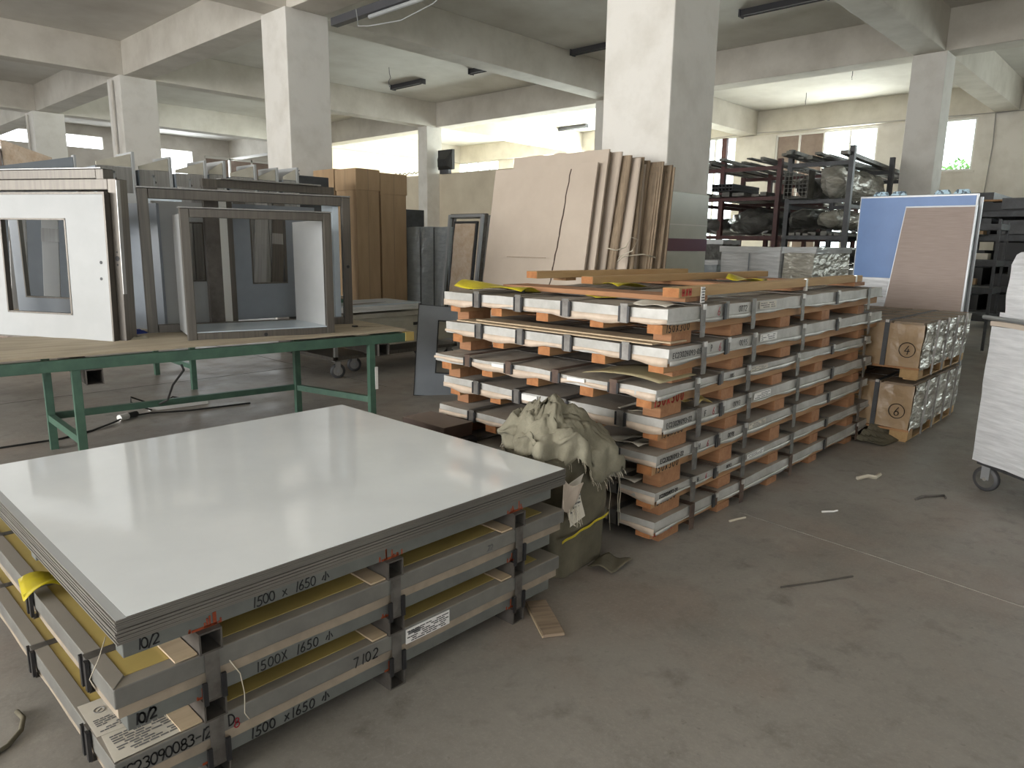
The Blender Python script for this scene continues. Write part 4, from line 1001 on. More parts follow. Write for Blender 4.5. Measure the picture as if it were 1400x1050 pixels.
# ================================================================ BACKGROUND RACKS BEHIND THE BIG COLUMN
def rack(name, label, x0, x1, ys, levels, h, m, r_label=None):
    r = thing(name, label, 'rack', ((x0 + x1) / 2, sum(ys) / len(ys), 0))
    xs = [x0 + (x1 - x0) * k / 2 for k in range(3)]
    for x in xs:
        for y in ys: MB().box(x - .045, x + .045, y - .038, y + .038, 0, h).build('upright', M[m], r)
        for z in levels: MB().box(x - .04, x + .04, min(ys), max(ys), z - .065, z).build('cross_bar', M[m], r)
    for y in ys:
        for z in levels[1::2]: MB().box(x0, x1, y - .03, y + .03, z - .15, z - .09).build('side_rail', M[m], r)
    return r
LV_A = [.55, 1.02, 1.75, 2.45, 2.98]
rack('cantilever_rack', 'dark red pipe rack just right of the big column', 12.9, 17.0, (5.66, 6.75, 7.35), LV_A, 3.1, 'red_metal')
LV_B = [.6, 1.15, 1.75, 2.35, 2.95]
rack('cantilever_rack', 'tall dark grey rack of steel profiles left of the blue door panel', 12.5, 16.6, (4.30, 5.30), LV_B, 3.18, 'grey_metal')
def profiles(x0, x1, y0, y1, z, n, rmax, seed, labels, group, jag=.5, m='profile', sag=0):
    rnd = random.Random(seed)
    for k in range(n):
        y = y0 + (y1 - y0) * (k + .5) / n; s = rnd.uniform(rmax * .5, rmax); hh = rnd.uniform(.4, 1) * rmax
        xa = x0 - rnd.uniform(0, jag); yy = y + rnd.uniform(-.05, .05); sk = rnd.uniform(-.22, .25) if rmax < .08 else .05; up = rnd.uniform(0, .10) if rmax < .08 else 0; z0_ = z; z1_ = z + up
        b = MB()
        b.hexa([(xa, yy - s, z1_), (x1, yy - s + sk, z0_), (x1, yy + s + sk, z0_), (xa, yy + s, z1_), (xa, yy - s, z1_ + hh), (x1, yy - s + sk, z0_ + hh), (x1, yy + s + sk, z0_ + hh), (xa, yy + s, z1_ + hh)])
        o = b.build('steel_profile', M[m]); recenter(o, ((x0 + x1) / 2, y, z)); tag(o, ORDINAL[n - 1 - k] + ' ' + labels + ', counted from the column', 'steel profile', group)
profiles(12.7, 17.2, 5.70, 7.3, 2.985, 12, .055, 1, 'thin steel profile lying on top of the red rack', 'profiles on top of the red rack')
profiles(12.3, 16.8, 4.35, 5.25, 2.955, 9, .06, 2, 'steel profile lying on top of the grey rack', 'profiles on top of the grey rack')
profiles(12.8, 17.0, 5.75, 7.3, 2.455, 9, .09, 3, 'dark steel profile on the second shelf of the red rack', 'profiles on the second shelf of the red rack', .3)
profiles(12.6, 16.4, 4.36, 5.24, 1.755, 7, .085, 31, 'dark steel profile under the grey rack bundles', 'profiles on the middle shelf of the grey rack', .2)
profiles(12.6, 16.4, 4.36, 5.24, 1.155, 6, .10, 32, 'dark steel profile low in the grey rack', 'profiles low in the grey rack', .2)
# square tube bundle showing its open ends
b = MB()
for k in range(6):
    for q in range(2): b.ring(12.5, 13.6, 6.35 + k * .07, 6.41 + k * .07, 2.546 + q * .065, 2.606 + q * .065, .006, 'x')
tag(b.build('tube_bundle', M['grey_metal']), 'small bundle of square tubes with open ends on the red rack', 'tube bundle')
def bundle(x0, x1, yc, zc, ry, rz_, m, label, name='wrapped_bundle', seed=0, cat='bundle'):
    b = MB()
    def fn(u, v):
        a = 2 * math.pi * v; f = .86 + .26 * noise.noise(Vector((u * 7, math.cos(a) * 1.5, math.sin(a) * 1.5 + seed))) + .18 * noise.noise(Vector((u * 16, math.cos(a) * 3.5, math.sin(a) * 3.5 + seed)))
        e = min(1, .06 + (u * 11) ** .7, .06 + ((1 - u) * 11) ** .7)
        return (x0 + (x1 - x0) * u + .05 * noise.noise(Vector((math.cos(a) * 2, math.sin(a) * 2, seed))), yc + math.cos(a) * ry * f * e, max(zc - rz_ + .003, zc + math.sin(a) * f * e * rz_))
    b.grid(44, 30, fn)
    for xx in (x0 + .02, x1 - .02): 
        vs = [b.bm.verts.new((xx, yc + math.cos(2 * math.pi * k / 14) * ry * .03, zc + math.sin(2 * math.pi * k / 14) * rz_ * .03)) for k in range(14)]; b._f(vs)
    o = b.build(name, M[m], smooth=True); recenter(o, ((x0 + x1) / 2, yc, zc - rz_)); tag(o, label, cat); return o
bundle(12.5, 16.2, 6.15, 2.0, .42, .25, 'bundle', 'fat dusty film-wrapped bundle on the third shelf of the red rack', seed=1)
bundle(12.6, 16.0, 6.98, 1.93, .3, .18, 'bundle', 'smaller wrapped bundle left of the fat one on the red rack', seed=2)
bundle(12.4, 16.0, 6.2, 1.26, .40, .22, 'bundle', 'wrapped bundle low in the red rack under the fat one', seed=6)
bundle(12.2, 14.85, 4.58, 2.625, .22, .27, 'film_silver', 'shiny crinkled plastic bundle high on the grey rack', seed=3)
bundle(12.2, 16.0, 5.03, 2.565, .17, .2, 'bundle', 'dark netted bundle beside the shiny one on the grey rack', seed=4)
bundle(12.1, 16.0, 5.03, 2.035, .20, .19, 'bundle', 'wrapped profile bundle on the middle shelf, left side of the grey rack', seed=5)
bundle(12.1, 16.0, 4.58, 2.02, .20, .17, 'film_silver', 'shiny wrapped profile bundle on the middle shelf, right side of the grey rack', seed=7)
bundle(12.2, 16.0, 4.85, 1.425, .3, .16, 'bundle', 'wrapped bundle on the low shelf of the grey rack', seed=8)
# netted basket end on the grey rack
b = MB()
for k in range(7):
    b.box(12.09, 12.10, 4.84 + k * .06, 4.846 + k * .06, 2.36, 2.80); b.box(12.09, 12.10, 4.82, 5.22, 2.38 + k * .065, 2.386 + k * .065)
b.box(12.095, 12.56, 4.82, 5.22, 2.352, 2.362); b.box(12.095, 12.36, 4.82, 4.826, 2.36, 2.8); b.box(12.095, 12.36, 5.214, 5.22, 2.36, 2.8)
tag(b.build('wire_basket', M['profile']), 'wire mesh basket end on the second shelf of the grey rack', 'basket')

# film-wrapped white boxes on the floor behind the pallet stack
def wrapped_box(x0, x1, y0, y1, z1, label, m='film_white', seams=()):
    r = thing('wrapped_carton', label, 'box', ((x0 + x1) / 2, (y0 + y1) / 2, 0))
    b = MB(); soft_box(b, x0, x1, y0, y1, 0.002, z1, 8, 10, 10, .012, x0, 3); b.build('wrapped_body', M[m], r)
    b = MB(); soft_box(b, x0 - .02, x1 + .02, y0 - .02, y1 + .02, z1 - .07, z1 + .004, 6, 8, 1, .012, x0 + 2, 5); b.build('film_cap', M['film_white'], r)
    for y in seams: MB().box(x0 - .017, x0 - .012, y - .006, y + .006, .05, z1 - .08).build('seam', M['grey_panel'], r)
    return r
wrapped_box(9.0, 10.3, 3.86, 4.66, 1.55, 'white film-wrapped box behind the near timber, vertical seam in front', seams=(4.26,))
wrapped_box(9.05, 10.3, 3.45, 3.83, 1.55, 'narrow glossy wrapped box joined to the right of the white wrapped box', 'film_silver')
wrapped_box(10.4, 11.4, 3.75, 4.25, 1.27, 'grey wrapped carton right of the white wrapped box', 'grey_film')
wrapped_box(10.5, 11.4, 3.42, 3.70, 1.25, 'small dark wrapped carton beside the blue door panel', 'grey_film')
wrapped_box(10.6, 11.6, 5.55, 5.95, 1.33, 'grey wrapped carton in the gap left of the white wrapped box', 'grey_film')
wrapped_box(11.6, 12.2, 6.0, 6.5, 1.66, 'dusty grey bag-like carton under the red rack', 'bundle')

# right-hand wall shelving
rr = thing('pallet_rack', 'long dark shelving full of profiles at the right, behind the wrapped cabinet', 'rack', (19.5, 1.2, 0))
for x in (17.2, 19.4, 21.6):
    for y in (3.75, 1.53, -.69): MB().box(x - .05, x + .05, y - .05, y + .05, 0, 2.55).build('upright', M['grey_metal'], rr)
for z in (.35, .85, 1.35, 1.85, 2.32):
    for x in (17.2, 19.4, 21.6): MB().box(x - .04, x + .04, -1.2, 3.75, z - .11, z).build('shelf_beam', M['grey_metal'], rr)
    MB().box(17.2, 21.6, -1.2, 3.75, z, z + .02).build('shelf_board', M['dark'], rr)
MB().box(17.1, 17.2, -1.3, 3.8, 2.32, 2.48).build('top_beam', M['dark'], rr)
rnd = random.Random(15)
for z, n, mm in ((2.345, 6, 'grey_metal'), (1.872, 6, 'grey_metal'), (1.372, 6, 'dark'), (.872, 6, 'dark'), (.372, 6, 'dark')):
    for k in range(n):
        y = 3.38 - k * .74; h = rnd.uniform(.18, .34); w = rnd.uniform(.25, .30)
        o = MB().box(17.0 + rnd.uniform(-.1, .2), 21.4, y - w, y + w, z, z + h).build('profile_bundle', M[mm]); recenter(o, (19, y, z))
        tag(o, ORDINAL[k] + ' dark profile bundle from the wall on the ' + {2.345: 'top', 1.872: 'second', 1.372: 'middle', .872: 'fourth', .372: 'bottom'}[z] + ' shelf of the long shelving', 'profile bundle', 'profile bundles on the long dark shelving')
for z, y, hh, m, lab in ((2.35, 3.0, .03, 'fir', 'orange board at the left end of the top shelf on the right'), (2.58, 2.2, .03, 'white_panel', 'pale sheet lying on the top of the right-hand shelving'), (2.62, 2.25, .025, 'cream_paint', 'second pale sheet on top of the right-hand shelving')):
    o = MB().box(16.95, 20.5, y - .4, y + .35, z if z > 2.5 else 2.5, (z if z > 2.5 else 2.5) + hh).build('board', M[m]); recenter(o, (18.5, y, z if z > 2.5 else 2.5)); tag(o, lab, 'board')
for k, (y, z, m, lab) in enumerate(((3.28, 1.86, 'carton', 'small brown carton at the left end of a shelf on the right'), (3.15, 1.375, 'paper', 'small pale box on the shelf right of the blue door panel'), (3.30, .875, 'carton', 'small tan box low on the shelf right of the blue door panel'))):
    o = MB().box(16.8, 17.1, y - .12, y + .12, z, z + .12).build('small_box', M[m], bevel=.004); recenter(o, (17, y, z)); tag(o, lab, 'box')
    MB().box(16.8, 17.2, y - .14, y + .14, z - .012, z - .002).build('shelf_lip', M['grey_metal'], rr)
# grey stepped stand and grinder stand
gs = thing('step_stand', 'grey open step shelf just right of the blue door panel', 'shelf', (13.5, 2.45, 0))
for x in (13.2, 13.8):
    for y in (2.28, 2.80): MB().box(x - .02, x + .02, y - .02, y + .02, 0, 2.02).build('leg', M['grey_metal'], gs)
for z in (.55, .98, 1.40, 1.95): MB().box(13.15, 13.85, 2.25, 2.83, z - .09, z).build('shelf', M['grey_metal'], gs)
bar = MB(); bar.tube([(13.0, 2.02, .0), (13.05, 1.98, .5), (13.1, 2.0, 1.2)], .012, 6)
bar.obox((13.1, 2.0, 1.26), (1, 0, 0), (0, 1, 0), (0, 0, 1), .06, .07, .09)
tag(bar.build('hose_gun', M['grey_metal'], smooth=False), 'long thin grey tool with a boxy head leaning right of the step shelf', 'tool')

# ================================================================ GREEN WORK TABLES
def table(name, label, ox, oy, yaw, L, D, h, legs, rail_z=.24, tube_under=True):
    """top's front right corner at (ox, oy); runs L to the left (toward -x) and D back (+y)"""
    r = thing(name, label, 'work table', (ox, oy, 0), rz=yaw)
    b = MB(); b.grid(30, 8, lambda u, v: (-L * u, D * v, h + .002 * math.sin(40 * u + 7 * v)), .016); b.build('plywood_top', M['ply_dirty'], r, world=False)
    f = MB(); f.box(-L, 0, .0, .04, h - .09, h - .016); f.box(-L, 0, D - .04, D, h - .09, h - .016); f.box(-.04, 0, .04, D - .04, h - .09, h - .016); f.box(-L, -L + .04, .04, D - .04, h - .09, h - .016)
    f.build('top_frame', M['green'], r, world=False, bevel=.003)
    for xf, xb, yb in legs:
        for x, y in ((xf, .002), (xb, yb)):
            MB().box(x - .026, x + .026, y, y + .052, 0, h - .09).build('leg', M['green'], r, world=False, bevel=.002)
        d = Vector((xb - xf, yb - .05, 0)); q = MB(); q.obox(((xf + xb) / 2, (yb + .054) / 2, rail_z), d.normalized(), Vector((-d.y, d.x, 0)).normalized(), UZ, d.length / 2, .02, .025); q.build('end_rail', M['green'], r, world=False)
        if tube_under: MB().ring(xf + .05, xf + .15, -.02, D, h - .19, h - .09, .005, 'y').build('cross_channel', M['tube'], r, world=False)
    xb = [l[1] for l in legs]; yb = legs[0][2]
    MB().box(min(xb), max(xb), yb + .052, yb + .09, rail_z - .025, rail_z + .025).build('back_rail', M['green'], r, world=False)
    return r
t1 = table('work_table', 'green steel work table with plywood top in front, carrying the big frames', 3.80, 4.83, math.radians(-6.5), 3.3, 1.12, .8, ((-2.46, -2.52, .84), (-.33, -.61, .86)))
MB().box(-.012, .07, -.01, .05, .715, .79).build('yellow_end_block', M['yellow'], t1, world=False)
MB().box(-.31, -.285, -.004, .001, .33, .52).build('paper_strip', M['label'], t1, world=False)
t2 = table('work_table', 'second green work table farther back, carrying white panels and upright frame boxes', 4.9, 7.35, math.radians(-2), 4.6, 1.25, .88, ((-4.0, -4.0, 1.1), (-1.85, -1.85, 1.1)))
TZ, TZ2 = .8, .88
# items lying on the tables
gp = MB().box(2.35, 3.35, 5.62, 6.2, TZ + .004, TZ + .008); o = gp.build('blue_sheet', M['blue_panel']); recenter(o, (2.85, 5.9, TZ)); tag(o, 'pale blue sheet lying flat on the front table behind the box frame', 'sheet')
o = MB().box(3.25, 3.72, 5.0, 5.6, TZ + .003, TZ + .007).build('grey_sheet', M['brushed_light']); recenter(o, (3.5, 5.3, TZ)); tag(o, 'thin grey sheet on the right end of the front table', 'sheet')
kt = thing('black_tool', 'small black hand tool with a thin rod at the right end of the front table', 'tool', (3.58, 5.25, TZ + .007))
MB().box(3.54, 3.58, 5.22, 5.26, TZ + .008, TZ + .03).build('handle', M['black_tape'], kt, bevel=.004); MB().tube([(3.58, 5.24, TZ + .014), (3.74, 5.15, TZ + .012)], .004, 6).build('rod', M['tube'], kt)
for c, m, lab, sd, sz in (((2.0, 5.95), 'blue_cloth', 'dark blue gloves on the front table between the two big frames', 1, .1), ((1.90, 5.62), 'burlap', 'crumpled grey rag on the front table beside the left frame', 2, .085), ((1.93, 6.0), 'white_panel', 'crumpled white plastic bag on the front table behind the grey rag', 4, .09)):
    b = MB(); b.grid(16, 16, lambda u, v: (c[0] + (u - .5) * sz * 2.2, c[1] + (v - .5) * sz * 1.6, TZ + .012 + (.065 * abs(noise.noise(Vector((u * 4, v * 4, sd)))) + .02) * math.sin(math.pi * u) * math.sin(math.pi * v)), .006)
    tag(b.build('rag' if sd != 1 else 'gloves', M[m], smooth=True), lab, 'cloth')
b = MB(); b.tube([(2.6, 7.7, TZ2 + .012), (2.75, 7.6, TZ2 + .03), (2.9, 7.62, TZ2 + .02), (3.0, 7.58, TZ2 + .012)], .012, 6); b.tube([(2.65, 7.55, TZ2 + .012), (2.8, 7.66, TZ2 + .02), (2.95, 7.7, TZ2 + .012)], .012, 6)
tag(b.build('hand_tools', M['black_tape']), 'dark hand tools lying on the second table under the white panels', 'tool')
b = MB(); b.tube([(1.96, 4.97, .70), (1.97, 4.96, .66), (2.02, 5.3, .5), (2.05, 5.5, .35), (2.2, 6.2, .16), (2.42, 6.85, .03), (2.35, 6.7, .016), (2.2, 6.75, .10), (2.25, 6.9, .12), (2.45, 6.8, .02), (2.6, 6.85, .08), (2.8, 6.75, .02), (2.62, 6.7, .012)], .008, 6)
tag(b.build('power_cord', M['rubber'], smooth=True), 'black power cord looping down under the front table to a white socket strip', 'cord')
ps = thing('socket_strip', 'white multi-socket strip on the floor under the front table', 'socket strip', (2.6, 6.72, 0), rz=-.1)
MB().box(-.26, .26, -.035, .035, .002, .045).build('strip_body', M['label'], ps, world=False, bevel=.008)
b = MB()
for k in range(5): b.box(-.2 + k * .09, -.15 + k * .09, -.018, .018, .0445, .0465)
b.build('socket', M['grey_panel'], ps, world=False)
tag(MB().tube([(.4, 6.2, .007), (1.0, 6.25, .007), (1.5, 6.22, .007), (1.75, 6.32, .008), (1.95, 6.45, .016), (2.08, 6.55, .025), (2.3, 6.62, .012), (2.6, 6.5, .007), (2.95, 6.45, .007), (3.15, 6.42, .007)], .008, 6).build('floor_cable', M['rubber'], smooth=True), 'dark cable running along the floor under the front table with a plug in the middle', 'cord')
pl = thing('plug', 'white and black plug connector on the floor cable', 'plug', (2.1, 6.56, 0)); MB().cyl((2.02, 6.52, .03), (2.10, 6.56, .03), .028, 12).build('white_half', M['label'], pl); MB().cyl((2.10, 6.56, .028), (2.19, 6.61, .026), .026, 12).build('black_half', M['rubber'], pl)

# ================================================================ FRAMES
def frame_part(r, name, x0, x1, z0, z1, p, d, m, y=0.0):
    """rectangular frame in the local xz plane: stiles, rails (profile p, depth d)"""
    g = .002
    for a, c in ((x0, x0 + p), (x1 - p, x1)):
        b = MB(); b.box(a, c, y, y + d, z0, z1); b.build('stile', m, r, world=False, bevel=.004)
    for a, c, nm in ((z0, z0 + p, 'bottom_rail'), (z1 - p, z1, 'top_rail')):
        MB().box(x0 + p + g, x1 - p - g, y + .001, y + d - .001, a, c).build(nm, m, r, world=False, bevel=.004)
def leaf(r, x0, x1, z0, z1, y, t, hole, m, edge, holes=(), name='leaf'):
    """panel with a rectangular cut-out lined with a dark edge"""
    b = MB()
    if hole:
        a, c, e, f = hole
        b.box(x0, x1, y, y + t, z0, e); b.box(x0, x1, y, y + t, f, z1); b.box(x0, a, y, y + t, e, f); b.box(c, x1, y, y + t, e, f)
    else: b.box(x0, x1, y, y + t, z0, z1)
    o = b.build(name, m, r, world=False)
    if hole:
        q = MB(); w = .012
        q.box(a, a + w, y - .004, y + t + .004, e, f); q.box(c - w, c, y - .004, y + t + .004, e, f); q.box(a, c, y - .004, y + t + .004, e, e + w); q.box(a, c, y - .004, y + t + .004, f - w, f)
        q.build('cutout_trim', edge, o, world=False)
    for hx, hz, hr in holes:
        MB().cyl((hx, y - .002, hz), (hx, y + .004, hz), hr, 14).build('bolt_hole', M['dark'], o, world=False)
    return o
def yaw_of(A, B): return math.atan2(B[1] - A[1], B[0] - A[0])

# left door unit: local x from A to B (the right end), y away from the viewer
A, Bp = Vector((1.254, 6.549)), Vector((1.747, 5.599)); ang = yaw_of(A, Bp)
lu = thing('door_unit', 'white door panel with a window cut-out in a steel frame on the front table', 'door frame', (A.x, A.y, TZ + .002), rz=ang, rx=math.radians(-1.5))
leaf(lu, -.55, 1.075, .0, 1.04, -.012, .03, (.12, .73, .185, .875), M['white_panel'], M['brushed'], ((1.02, .57, .012), (1.012, .455, .011)))
MB().box(-.56, 1.09, -.016, .03, 1.041, 1.056).build('top_edging', M['brushed'], lu, world=False)
MB().box(1.076, 1.09, -.016, .03, .0, 1.04).build('side_edging', M['brushed'], lu, world=False)
MB().box(-.55, 1.075, -.016, .03, -.001, .012).build('bottom_edging', M['brushed'], lu, world=False)
frame_part(lu, 'f', -.6, 1.15, .0, 1.15, .075, .10, M['brushed'], .035)
MB().box(1.152, 1.158, .03, .06, .35, 1.14).build('side_flange', M['brushed_light'], lu, world=False)
for hz, hr in ((.60, .018), (.645, .006), (.555, .007)): MB().cyl((1.118, .032, hz), (1.118, .038, hz), hr, 14).build('bolt_hole', M['dark'], lu, world=False)
lu2 = thing('door_frame', 'bare steel frame standing behind the left white door unit, only its top bar showing', 'door frame', (A.x + .30, A.y + .22, TZ + .002), rz=ang)
frame_part(lu2, 'f', -.7, .80, .0, 1.25, .07, .10, M['brushed'], .0)
MB().box(-.7, .80, -.02, .12, 1.251, 1.258).build('bright_top_flange', M['brushed_light'], lu2, world=False)
# grey leaf and jambs seen through the window cut-out
lv = thing('door_leaf', 'blue-grey door leaf seen through the left window cut-out', 'door leaf', (A.x + .62, A.y + .42, TZ + .002), rz=ang)
leaf(lv, -.6, .95, .0, 1.02, .0, .03, (-.5, .36, .22, .95), M['grey_panel'], M['brushed'])

# box frame: front frame, back frame, white lining
A, Bp = Vector((2.141, 5.265)), Vector((3.197, 4.988)); ang = yaw_of(A, Bp); W = (Bp - A).length
bx = thing('box_frame', 'open steel box frame lined with white panels, standing on the front table', 'box frame', (A.x, A.y, TZ + .004), rz=ang)
frame_part(bx, 'f', .0, W, .0, .955, .062, .05, M['brushed'], 0)
frame_part(bx, 'b', -.21, W + .36, .0, 1.115, .075, .05, M['brushed'], .58)
MB().box(.02, .035, .055, .575, .03, .92).build('side_lining', M['white_panel'], bx, world=False)
q = MB(); q.hexa([(W - .04, .055, .06), (W - .02, .055, .06), (W - .13, .575, .06), (W - .15, .575, .06), (W - .04, .055, .91), (W - .02, .055, .91), (W - .13, .575, .89), (W - .15, .575, .89)]); q.build('side_lining', M['white_panel'], bx, world=False)
MB().box(.04, W - .05, .01, .57, .0635, .070).build('floor_lining', M['blue_panel'], bx, world=False)
MB().box(.0, W, -.01, .11, .957, .965).build('bright_top_flange', M['brushed_light'], bx, world=False)
MB().box(-.21, W + .36, .57, .72, 1.117, 1.127).build('bright_top_flange', M['brushed_light'], bx, world=False)
MB().box(W + .22, W + .27, .635, .95, .05, 1.06).build('outer_lining', M['blue_panel'], bx, world=False)
for hx, hz in ((W - .037, .13), (W - .037, .20), (W - .037, .07)): 
    for hy in (.2, .35, .48): MB().cyl((hx, hy, hz - hy * .1), (hx + .004, hy, hz - hy * .1), .006, 8).build('bolt_hole', M['dark'], bx, world=False)
MB().cyl((.55, -.002, .03), (.55, .004, .03), .014, 12).build('bolt_hole', M['dark'], bx, world=False)
MB().cyl((W + .325, .577, .52), (W + .325, .584, .52), .014, 12).build('bolt_hole', M['dark'], bx, world=False)
# third frame behind with white return and windowed leaf
A, Bp = Vector((2.167, 5.846)), Vector((3.835, 5.73)); ang = yaw_of(A, Bp)
tf = thing('door_frame', 'steel frame with a white jamb and a grey windowed leaf behind the open box frame', 'door frame', (A.x, A.y + .12, TZ + .006), rz=ang)
leaf(tf, .80, 1.62, .02, 1.05, .38, .03, (.98, 1.32, .34, .95), M['grey_panel'], M['brushed'], name='windowed_leaf')
b = MB(); b.box(.47, .585, .05, .10, .0, 1.16); b.build('stile', M['tube'], tf, world=False)
b = MB(); b.hexa([(.588, .10, 0), (.735, .27, 0), (.735, .29, 0), (.588, .12, 0), (.588, .10, 1.1), (.735, .27, 1.1), (.735, .29, 1.1), (.588, .12, 1.1)]); b.build('white_jamb', M['label'], tf, world=False)
b = MB(); b.box(.725, .795, .30, .36, .0, 1.10); b.build('stile', M['brushed'], tf, world=False)
MB().box(.47, 1.66, .06, .12, 1.161, 1.225).build('top_rail', M['brushed'], tf, world=False)
MB().box(.60, 1.5, .0, .1, 1.226, 1.236).build('bright_top_flange', M['brushed_light'], tf, world=False)
b = MB(); b.box(1.60, 1.66, .06, .12, .0, 1.16); b.build('stile', M['brushed'], tf, world=False)
nl = thing('door_leaf', 'white leaf with a narrow window cut-out seen through the left part of the box frame', 'door leaf', (2.22, 6.25, TZ + .006), rz=ang)
leaf(nl, .10, .60, .02, 1.04, .0, .03, (.34, .50, .38, .88), M['white_panel'], M['brushed'])

# row of upright frame boxes on the second table
def frame_box(x, y, w, h, L, rz, label, first=False):
    r = thing('frame_box', label, 'frame box', (x, y, TZ2 + .004), 'upright frame boxes on the second table', rz=rz)
    MB().box(0, w * .46, 0, .012, 0, h - .14).build('side_panel', M['brushed_light'], r, world=False)
    MB().box(w * .49, w, 0, .012, 0, h - .14).build('side_panel', M['brushed_light'], r, world=False)
    MB().box(0, w, -.006, .014, h - .30, h - .135).build('bracket_plate', M['brushed_light'], r, world=False)
    b = MB(); b.box(w * .44, w * .5, -.012, -.004, h - .29, h - .18); b.box(w * .4, w * .54, -.012, -.004, h - .20, h - .185); b.build('hook', M['silver'], r, world=False)
    MB().cyl((w * .5, -.009, h - .255), (w * .5, -.004, h - .255), .014, 10).build('bolt_hole', M['dark'], r, world=False)
    MB().box(w + .004, w + .03, -.02, L, 0, h + .02).build('bright_edge', M['white_panel'], r, world=False)
    b = MB(); b.hexa([(0, .0, h - .13), (w, .0, h - .13), (w, .02, h - .13), (0, .02, h - .13), (0, .0, h - .10), (w, .0, h), (w, .02, h), (0, .02, h - .10)]); b.build('top_wedge', M['cream_paint'], r, world=False)
    MB().box(0, w, L - .012, L, 0, h - .14).build('back_panel', M['grey_panel'], r, world=False)
    MB().box(-.012, 0, 0, L, 0, h - .14).build('side_sheet', M['grey_panel'], r, world=False)
    return r
WH = ['leftmost upright frame box, nearest the left door unit', 'second upright frame box from the left', 'third upright frame box from the left', 'fourth upright frame box, narrow', 'fifth upright frame box from the left', 'sixth upright frame box, before the white column', 'last upright frame box at the column base']
for k, (xa, xb) in enumerate(((2.50, 2.86), (2.91, 3.24), (3.27, 3.60), (3.64, 3.83), (3.87, 4.18), (4.22, 4.47), (4.52, 4.72))):
    frame_box(xa, 8.05 + .03 * (k % 2), xb - xa - .035, 1.50 - .01 * (k % 3), .42, 0, WH[k] + ' in the row on the second table')
for k, (x, y, w, lab) in enumerate(((2.44, 7.46, .22, 'cream white tall panel on the second table next to the left door unit'), (2.68, 7.40, .34, 'pale blue tall panel on the second table between the two big frames'))):
    r = thing('white_board', lab, 'panel', (x, y, TZ2 + .004), rz=-.35, rx=math.radians(-4)); MB().box(0, w, 0, .03, 0, 1.08 + .06 * k).build('panel', M['white_panel' if k == 0 else 'blue_panel'], r, world=False, bevel=.003); MB().box(0, w, -.003, .033, -.001, .014).build('bottom_edging', M['brushed'], r, world=False)
# long grey jambs standing behind the box frame (seen through the windows)
for k, (x, y, m) in enumerate(((3.02, 7.6, 'brushed_light'), (3.30, 7.65, 'brushed'), (3.46, 7.62, 'brushed_light'), (3.62, 7.66, 'brushed'), (3.9, 7.7, 'brushed_light'), (4.12, 7.72, 'brushed'), (2.12, 7.6, 'brushed'), (1.84, 7.7, 'white_panel'), (1.6, 7.75, 'brushed_light'))):
    r = thing('steel_jamb', 'tall grey steel jamb section standing on the second table behind the front frames', 'jamb', (x, y, TZ2 + .004), 'steel jambs on the second table', rz=-.3, ry=.06)
    MB().box(0, .13, 0, .07, 0, 1.18).build('jamb_section', M[m], r, world=False, bevel=.003); MB().box(-.004, .134, -.006, .0, .62, .74).build('bracket_plate', M['brushed_light'], r, world=False)
# wrapped sheets far left behind the frames
wb_ = thing('wrapped_sheets', 'tan film-wrapped sheet stack at the far left behind the frames', 'wrapped pack', (2.62, 11.2, 0))
b = MB(); b.hexa([(2.36, 11.0, 0), (2.90, 11.0, 0), (2.90, 11.5, 0), (2.36, 11.5, 0), (2.36, 11.0, 2.72), (2.90, 11.0, 2.55), (2.90, 11.5, 2.55), (2.36, 11.5, 2.72)]); b.build('wrapped_body', M['bubble'], wb_)
MB().box(2.18, 2.34, 10.98, 11.4, 0, 2.62).build('dark_board', M['brown_board'], wb_)
o = thing('tilted_panel', 'dark grey tilted panel between the wrapped sheets and the frame boxes', 'panel', (2.70, 8.65, TZ2 + .004)); b = MB(); b.hexa([(1.75, 8.62, 0 + TZ2), (2.46, 8.62, TZ2), (2.46, 8.66, TZ2), (1.75, 8.66, TZ2), (1.75, 8.62, 2.20), (2.46, 8.62, 2.36), (2.46, 8.66, 2.36), (1.75, 8.66, 2.20)]); b.build('panel', M['grey_panel'], o)
MB().box(2.465, 2.485, 8.6, 8.68, TZ2 + .002, 2.38).build('edge_strip', M['white_panel'], o)

# dark grey flat case beside the cartons, with a tangle of cable on top
o = thing('grey_case', 'flat dark grey case standing between the white column and the cartons', 'case', (5.4, 9.1, 0)); MB().box(5.05, 5.75, 9.0, 9.3, .002, 2.41).build('case_body', M['grey_metal'], o, bevel=.01); MB().box(5.04, 5.06, 8.99, 9.31, .002, 2.415).build('case_edge', M['tube'], o)
b = MB(); rnd = random.Random(2); p = Vector((5.25, 9.12, 2.425)); pts = []
for k in range(26): pts.append(p + Vector((rnd.uniform(-.1, .12), rnd.uniform(-.05, .05), rnd.uniform(0, .06))))
b.tube(pts, .01, 5); tag(b.build('cable_tangle', M['rubber'], smooth=True), 'small dark cable tangle on top of the grey case', 'cable')

